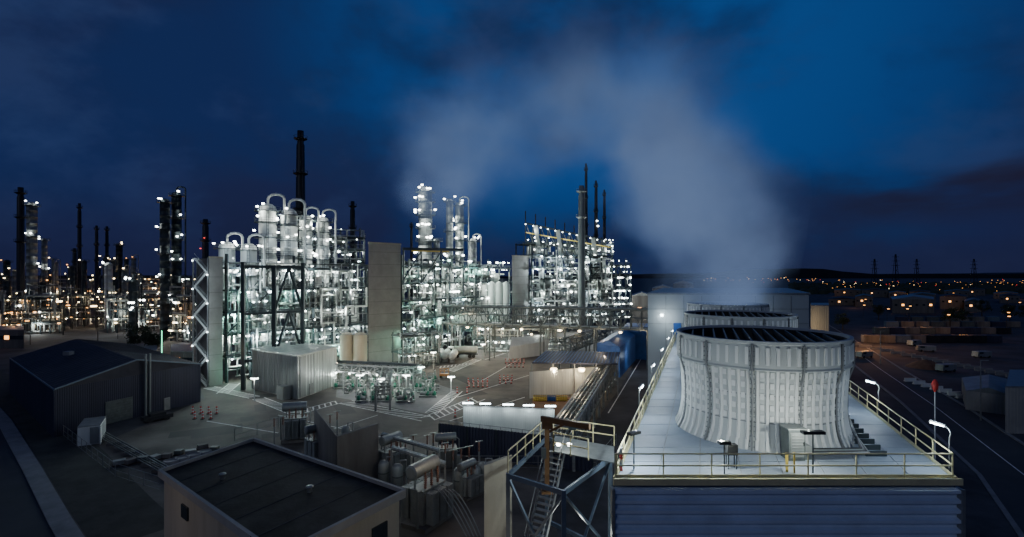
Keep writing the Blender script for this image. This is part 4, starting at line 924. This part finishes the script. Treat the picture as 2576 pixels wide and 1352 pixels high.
tag(MB().prism([P(1218,26.2),P(1283,27.6),P(1288,27.9),P(1224,26.7)],0,14.3).build('slab_wall',M['conc2']),'tall beige concrete slab standing left of the steel stair tower','concrete slab')
light(P(1200,22,10),90,'warm')
q=P(1562,25,DZ);t=thing('escape_post','red and white striped post at the front left corner of the fan deck','post',q);mb=MB()
for k in range(4): mb.cur=k%2;mb.box(q+up*(.15+.28*k),(.14,.14,.28))
mb.build('post',[M['red'],M['white']],t)
# ---------------------------------------------------------------- left refinery
ls=[(80,508,235,22,'tall pale lit column near the far left edge','alud',4,7,0),(112,600,255,12,'short slim column right of the two tall ones at far left','alud',3,5,0),
 (415,500,205,22,'left one of the dark twin columns with lamps','steel',5,9,0),(444,483,210,22,'right taller one of the dark twin columns with lamps','steel',6,10,1),
 (300,612,290,14,'round topped dark column in the distant refinery','dark',3,5,0),(335,700,200,20,'squat dark column with pipes behind the warehouse','steel',2,5,1),(273,660,235,17,'white slender tank in the distant refinery','white',1,2,0)]
for px,yt,d,w_,lb,m_,pl,nl,g_ in ls: column(px,yt,d,w_,lb,m_,pl,nl,0,g_,'warm' if m_=='dark' else 'white',None,lr_=.40)
for px,yt,d,w_,lb in ((52,472,225,17,'thick black chimney at the far left edge'),(200,512,300,9,'slender dark chimney in the left distance'),(243,568,290,8,'left one of a pair of thin dark chimneys'),(269,570,295,8,'right one of a pair of thin dark chimneys'),(188,625,320,10,'short dark chimney beside the slender one')):
    stack(px,yt,d,w_,lb,'dark',3,0,taper=.85)
for i in range(46):
    px=R.uniform(-10,500);d=R.uniform(230,420);yt=R.uniform(645,715);column(px,yt,d,R.uniform(6,14),'small dim column in the distant refinery on the left','alud' if R.random()<.4 else 'steel',2,R.choice((1,2,3)),0,R.choice((0,1)),R.choice(('white','warm','warm','orange')),'distant refinery columns',lr_=.40)
for i,(a_,b_,d0,d1) in enumerate(((0,150,205,215),(120,300,235,240),(270,410,215,225),(430,520,190,180),(320,520,280,300),(0,200,300,320))):
    lb=['farthest left','second','third','fourth','fifth, rear right','sixth, rear left'][i]+' dim refinery frame in the left distance'
    fr=frame('refinery_frame',lb,'process frame',P(a_,d0),P(b_,d1),12,[5,10,15] if i<4 else [6,12,18,23],6,1,'steel',34,4,('white','warm','warm','orange'),.38,.35,light_e=800,nlight=6,pipes=24)
    clutter(fr,16,'','',1,20,rmin=.2,rmax=.5,child=True)
pole=MB();pole.cur=1;pole.tube((0,0,0),(0,0,8),.12,6,.08);pole.bar((0,0,8),(0,-1,8.2),.12);pole.cur=0;pole.box((0,-1.1,8.15),(.9,.6,.3))
PD={}
for k_ in ('warm','orange','white','red'):
    o=pole.build('lamp_post',[E[k_],M['dark']],None,(0,0,0));PD[k_]=o.data;bpy.data.objects.remove(o)
def lp(q,k_,label,group,sc=1):
    o=bpy.data.objects.new('lamp_post',PD[k_]);C.objects.link(o);o.location=q;o.scale=(sc,)*3;tag(o,label,'lamp post',group)
for i in range(92):
    px=R.uniform(-20,560);d=R.uniform(170,600);lp(P(px,d),R.choice(('warm','warm','orange','white')),'small lamp on a pole in the distant refinery on the left','refinery pole lamps',R.uniform(.6,1.8))
for i in range(12): light(P(R.uniform(0,520),R.uniform(190,330),9),1400,R.choice(('warm','orange','white')))
for i,(a_,b_,d,hh,lb) in enumerate(((0,60,170,6,'dim flat office block at the far left edge'),(250,395,135,4.2,'low yellow-lit cabin row behind the dark warehouse'),(150,185,260,18,'square dark boiler house in the left distance'),(430,484,128,5,'pale low annex left of the left stair tower'))):
    hall('annex_building' if i!=2 else 'boiler_house',lb,[P(a_,d),P(b_,d),P(b_,d+14),P(a_,d+14)],0,hh,'conc2' if i==1 else ('concd' if i!=2 else 'navy'),'steelg',win=5 if i!=2 else 0)
light(P(320,129,3),220,'warm');light(P(455,122,3.5),200,'cool')
t=thing('green_light_mast','mast with a vertical glowing green light tube','mast',P(408,122));q=P(408,122)
MB().tube(q,q+up*11,.08,8).build('pole',M['steel'],t);MB().tube(q+Vector((0,-.15,4)),q+Vector((0,-.15,11)),.07,8).build('light_tube',E['green'],t);light(q+Vector((1,-1,6)),50,'green')
light(P(600,116,19),260,'green');light(P(597,113,3),200,'green');light(P(1000,104,3),120,'green');light(P(1012,144,6),260,'green');light(P(625,114,9),220,'green');light(P(1115,150,22),500,'green');light(P(1030,150,25),350,'green');light(P(1130,155,12),400,'green')
light(P(700,106,4),300,'warm')
def tree(px,d,h,label):
    q=P(px,d);t=thing('deciduous_tree',label,'tree',q);mb=MB().tube(q,q+up*h*.5,.28,8,.14)
    for i in range(6): th=i*1.05;mb.tube(q+up*h*(.25+.04*i),q+Vector((math.cos(th)*h*.25,math.sin(th)*h*.25,h*(.55+.05*i))),.1,6,.03)
    mb.build('trunk',M['bark'],t);mb=MB()
    cl=[Vector((R.gauss(0,h*.17),R.gauss(0,h*.17),h*R.uniform(.4,.95))) for _ in range(26)]
    for i in range(1300):
        c_=R.choice(cl);p=q+c_+Vector((R.gauss(0,.55),R.gauss(0,.55),R.gauss(0,.45)));a_=Vector((R.uniform(-1,1),R.uniform(-1,1),R.uniform(-1,1))).normalized()*.25;b_=a_.cross(Vector((R.uniform(-1,1),R.uniform(-1,1),R.uniform(-1,1)))).normalized()*.18
        mb.poly([p-a_,p-b_,p+a_,p+b_])
    mb.build('crown',M['leaf'],t)
tree(352,150,9.5,'left dark leafy tree behind the warehouse roof');tree(385,146,8,'right dark leafy tree behind the warehouse roof')
for i,(px,d,h) in enumerate(((2120,230,7),(2390,240,9),(2420,252,8),(2470,300,10),(2540,270,9),(2580,250,10),(2210,280,8))):
    tree(px,d,h,'dark leafy tree in the right yard, '+['first','second','third','fourth','fifth','sixth','seventh'][i]+' as listed from near the hall outward')
# ---------------------------------------------------------------- right side
for i in range(34):
    row=i//9;q=P(2190+ (i%9)*38+row*26,185+row*28)
    rz=-.25;cc_=R.choice(('concd','concd','steelm','navy','bluesteel','dark'))
    t=thing('shipping_container','shipping container in the orange lit container rows at right','container',q,'container rows in the right distance')
    mb=MB().box(q+up*1.4,(5.2,2.5,2.6),rz);ca,sa=math.cos(rz),math.sin(rz)
    for k in range(10): xx=-2.3+k*.51;mb.box(q+Vector((xx*ca+1.28*sa,xx*sa-1.28*ca,1.4)),(.14,.1,2.3),rz)
    mb.build('body',M[cc_],t);MB().box(q+Vector((2.62*ca,2.62*sa,1.4)),(.06,2.2,2.3),rz).build('door',M['steelm'],t)
for i in range(3): light(P(2230+i*95,190+R.uniform(0,50),8),800,'orange')
light(P(2175,168,6),1800,'orange');light(P(2230,175,6),1300,'orange');light(P(2150,185,6),900,'orange')
hall('logistics_hall','long pale roofed hall behind the container rows',[P(2245,330),P(2350,330),P(2350,370),P(2240,370)],0,9,'concd','steelg',2,win=6)
for i in range(14):
    a_=2090+(i%7)*70+R.uniform(-15,15);d=(400 if i<7 else 580)+R.uniform(-60,60);b_=a_+R.uniform(40,75)
    hall('distant_warehouse',('nearer' if i<7 else 'farther')+' row of dim low warehouses on the right plain, '+['first','second','third','fourth','fifth','sixth','seventh'][i%7]+' from left',[P(a_,d),P(b_,d),P(b_,d+30),P(a_,d+30)],0,R.uniform(5,9),'concd','steelm' if i%2 else 'navyroof',1.5,win=4)
    if i%3==1: light(P((a_+b_)/2+R.uniform(-30,30),d-12,7),600,'orange')
vn=thing('parked_van','','van',(0,0,0))
bd=MB().box((0,0,1.15),(4.6,1.9,1.5)).box((-1.9,0,.8),(1.2,1.85,.8)).build('body',M['alud'],vn)
MB().box((-1.2,-.97,1.5),(1.2,.04,.5)).build('window',M['glass'],bd)
for x in (-1.5,1.5):
    for y_ in (-.9,.9): MB().tube((x,y_-.1,.34),(x,y_+.1,.34),.34,12).build('wheel',M['rubber'],vn)
for i,(px,py) in enumerate(((2175,900),(2330,885),(2470,900),(2380,935),(2300,870))):
    o=vn if i==0 else copy_tree(vn);o.location=G(px,py);o.rotation_euler=(0,0,R.uniform(-.5,.5));o['label']='grey van parked in the dim right yard';o['group']='vans parked in the right yard'
light(G(2300,900)+up*8,350,'orange')
t=hall('stair_annex','beige annex with lit landings right of the concrete hall',[P(2040,120),P(2085,120),P(2085,130),P(2040,130)],0,17,'conc2','steelg')
for z in (8,11,14): light(P(2062,117,z),110,'warm')
hall('site_office','white low site office cut by the right edge',[P(2530,78),P(2700,78),P(2700,92),P(2540,92)],0,7,'conc','steelg',win=0)
hall('site_shed','low shed with sagging pale roof left of the site office',[P(2430,92),P(2545,88),P(2560,100),P(2420,104)],0,3.4,'conc','alud',1)
light(P(2500,72,9),100,'cool')
for i in range(16):
    q=G(2150+i*27,868+i*5.5);tag(MB().box(q+up*.4,(3.6,.5,.8),-.35).prism([q+Vector((-1.6,-.4,0)),q+Vector((1.6,-.4,0)),q+Vector((1.6,.4,0)),q+Vector((-1.6,.4,0))],0,.2).build('concrete_barrier',M['pave']),'pale concrete barrier in the line across the right yard','barrier','concrete barriers at right')
for i in range(14):
    q=G(2290+i*22,960+i*7);tag(MB().prism([q+Vector((-1.3,-.3,0)),q+Vector((1.3,-.3,0)),q+Vector((1.3,.3,0)),q+Vector((-1.3,.3,0))],0,.25).box(q+up*.5,(2.6,.25,.55)).build('road_barrier',M['white']),'white water filled barrier in the line along the right road','barrier','white barriers along the right road')
for i,(px,d,h,lb) in enumerate(((2467,85,10,'unlit grey lamp mast beside the right hand sheds'),(2215,140,9,'thin lamp mast near the dirt pile'))):
    q=P(px,d);t=thing('lamp_mast',lb,'lamp post',q);MB().tube(q,q+up*h,.12,8,.07).build('pole',M['steelg'],t);MB().bar(q+up*h,q+Vector((.8,-.6,h+.1)),.15,.08).build('lamp_head',M['steelg'],t)
q=P(2352,34);t=thing('antenna_mast','slim white mast with red top rising beyond the right deck railing','mast',q);zt=ZZ(975,34)
MB().tube(q,q+up*zt,.06,8,.04).build('pole',M['white'],t);MB().lathe(q+up*zt,[(.04,-.3),(.16,-.1),(.2,.2),(.1,.5),(.01,.55)],10).build('red_top',M['red'],t)
q=G(2330,925);tag(MB().lathe(q,[(4.5,0),(3.2,.8),(1.6,1.7),(.2,2.1)],14).build('dirt_pile',M['rust']),'dark heap of soil in the right yard','soil heap')
for i in range(5):
    q=G(2180+i*17,862);tag(MB().box(q+up*.6,(1.8,1.2,1.2)).build('pallet_stack',M['alud']),'pale wrapped pallet stack in the right yard','pallet','pallet stacks in the right yard')
for i in range(160):
    px=R.uniform(1760,2600);py=R.choice((R.gauss(728,5),R.gauss(732,9),R.gauss(722,3)));py=min(760,max(712,py))
    if px<2060: py=R.uniform(711,718)
    d=30912/(py-695);lp(P(px,d),R.choice(('orange','orange','orange','orange','warm','red')),'tiny orange lamp on a pole on the dark plain at right','lamps of the plain at right',R.uniform(.35,.8)*max(1,d/600))
for i in range(14): lp(P(R.uniform(2080,2600),R.uniform(200,400)),'orange','orange lamp on a pole around the container yard','container yard lamps',.9)
for i in range(26): lp(P(R.uniform(1590,1740),R.uniform(210,330)),'white','small white lamp on a pole between heater and concrete hall','pole lamps behind the hall',R.uniform(.6,1.4))
for i in range(3): hall('far_hall',['left','middle','right'][i]+' far low hall between the heater frame and concrete hall',[P(1590+i*52,235+i*20),P(1640+i*52,235+i*20),P(1640+i*52,255+i*20),P(1590+i*52,255+i*20)],0,[15,18,20][i],'concd','steelg',1.5,win=4);light(P(1620+i*45,225,14),450,'white')
for i,(px,yt,d) in enumerate(((2200,652,800),(2253,640,780),(2306,652,860),(2450,652,820))):
    q=P(px,d);zt=ZZ(yt,d);t=thing('power_pylon',['leftmost','second','third','rightmost'][i]+' lattice pylon on the right horizon','pylon',q);mb=MB()
    for sx,sy in ((-1,-1),(1,-1),(1,1),(-1,1)): mb.bar(q+Vector((sx*4,sy*4,0)),q+Vector((sx*.5,sy*.5,zt)),.5)
    for k in range(8):
        z0=zt*k/8;z1=zt*(k+1)/8;w0=4-3.5*k/8;w1=4-3.5*(k+1)/8;mb.bar(q+Vector((-w0,-w0,z0)),q+Vector((w1,-w1,z1)),.3);mb.bar(q+Vector((w0,-w0,z0)),q+Vector((-w1,-w1,z1)),.3)
    mb.build('tower',M['dark'],t)
    for z in (.7,.82,.93): MB().bar(q+Vector((-9+z*4,0,zt*z)),q+Vector((9-z*4,0,zt*z)),.5).build('cross_arm',M['dark'],t)
mb=MB()
for i in range(900):
    d=R.uniform(650,1500);q=P(R.uniform(1990,2900),d,0);hh=R.uniform(4,9);r_=R.uniform(4,9)
    mb.lathe(q,[(r_,0),(r_*R.uniform(.8,1.1),hh*.4),(r_*.6,hh*.8),(.1,hh)],7,False)
o=mb.build('woodland',M['leaf']);o['kind']='stuff';tag(o,'dark mass of woods along the right horizon','woods')
# ---------------------------------------------------------------- steam plume
blobs=[(1850,728,68,78,1.9),(1835,670,69,110,1.7),(1790,605,71,145,1.45),(1700,610,72,100,1.0),(1770,520,74,165,1.15),(1680,510,76,115,.85),(1735,425,77,180,.9),(1690,345,80,185,.65),(1590,295,84,175,.55),(1470,295,88,160,.55),(1350,325,92,160,.6),(1230,365,97,160,.7),(1130,405,102,145,.85),(1075,470,106,100,1.5),(1180,455,103,90,.8),(1600,420,82,75,.5),(1640,210,84,170,.22),(1450,210,88,160,.22),(1890,640,68,80,1.1),(1120,310,102,120,.45),(1250,260,97,140,.25),(1850,450,76,115,.4),(1100,540,112,80,.5)]
cs=[(P(px,d,ZZ(py,d)),r/F*d*1.5) for px,py,d,r,_ in blobs]
bm=bmesh.new()
for c_,r_ in cs:
    for i in range(7):
        th=math.pi*i/6-math.pi/2
        for k in range(6):
            ph=k*math.pi/3;bm.verts.new(c_+Vector((math.cos(th)*math.cos(ph),math.cos(th)*math.sin(ph),math.sin(th)))*r_*1.1)
bmesh.ops.convex_hull(bm,input=bm.verts)
for v_ in [v_ for v_ in bm.verts if not v_.link_faces]: bm.verts.remove(v_)
me=bpy.data.meshes.new('steam_plume');bm.to_mesh(me);o=bpy.data.objects.new('steam_plume',me);C.objects.link(o)
tag(o,'pale steam plume arching left from the fan stacks across the sky','steam');me.materials.append(None)
m=bpy.data.materials.new('steam');m.use_nodes=True;nt=m.node_tree;nt.nodes.clear();N=nt.nodes;Lk=nt.links
out=N.new('ShaderNodeOutputMaterial');tc=N.new('ShaderNodeTexCoord')
nz=N.new('ShaderNodeTexNoise');nz.inputs['Scale'].default_value=.06;nz.inputs['Detail'].default_value=5;nz.inputs['Roughness'].default_value=.58;Lk.new(tc.outputs['Object'],nz.inputs['Vector'])
sb=N.new('ShaderNodeVectorMath');sb.operation='SUBTRACT';sb.inputs[1].default_value=(.5,.5,.5);Lk.new(nz.outputs['Color'],sb.inputs[0])
sc_=N.new('ShaderNodeVectorMath');sc_.operation='SCALE';sc_.inputs['Scale'].default_value=24;Lk.new(sb.outputs[0],sc_.inputs[0])
ad=N.new('ShaderNodeVectorMath');ad.operation='ADD';Lk.new(tc.outputs['Object'],ad.inputs[0]);Lk.new(sc_.outputs[0],ad.inputs[1])
acc=None
for (c_,r_),bb_ in zip(cs,blobs):
    d_=N.new('ShaderNodeVectorMath');d_.operation='DISTANCE';d_.inputs[1].default_value=c_;Lk.new(ad.outputs[0],d_.inputs[0])
    g=N.new('ShaderNodeMapRange');g.interpolation_type='SMOOTHERSTEP';g.inputs[1].default_value=r_;g.inputs[2].default_value=0;g.inputs[3].default_value=0;g.inputs[4].default_value=bb_[4]/r_*11
    Lk.new(d_.outputs['Value'],g.inputs[0])
    if acc is None: acc=g.outputs[0]
    else:
        a_=N.new('ShaderNodeMath');a_.operation='ADD';Lk.new(acc,a_.inputs[0]);Lk.new(g.outputs[0],a_.inputs[1]);acc=a_.outputs[0]
r2=N.new('ShaderNodeMapRange');r2.inputs[1].default_value=.36;r2.inputs[2].default_value=.62;r2.inputs[3].default_value=.2;r2.inputs[4].default_value=1.5;Lk.new(nz.outputs['Fac'],r2.inputs[0])
ml=N.new('ShaderNodeMath');ml.operation='MULTIPLY';Lk.new(acc,ml.inputs[0]);Lk.new(r2.outputs[0],ml.inputs[1])
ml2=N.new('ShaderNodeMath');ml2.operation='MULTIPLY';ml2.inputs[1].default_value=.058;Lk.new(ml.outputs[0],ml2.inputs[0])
em=N.new('ShaderNodeEmission');em.inputs['Color'].default_value=(.130,.190,.340,1);Lk.new(ml2.outputs[0],em.inputs['Strength'])  # glow put into the volume in place of lamp light scattered by steam
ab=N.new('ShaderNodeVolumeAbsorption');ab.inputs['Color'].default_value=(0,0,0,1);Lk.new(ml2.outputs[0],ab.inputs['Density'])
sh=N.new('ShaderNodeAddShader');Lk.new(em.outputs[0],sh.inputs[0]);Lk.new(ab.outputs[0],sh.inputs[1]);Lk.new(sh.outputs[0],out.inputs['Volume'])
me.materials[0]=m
try: m.cycles.volume_step_rate=3.0
except Exception as e_: print(e_)
print('LIGHTS',NL[0],'OBJ',len(bpy.data.objects))
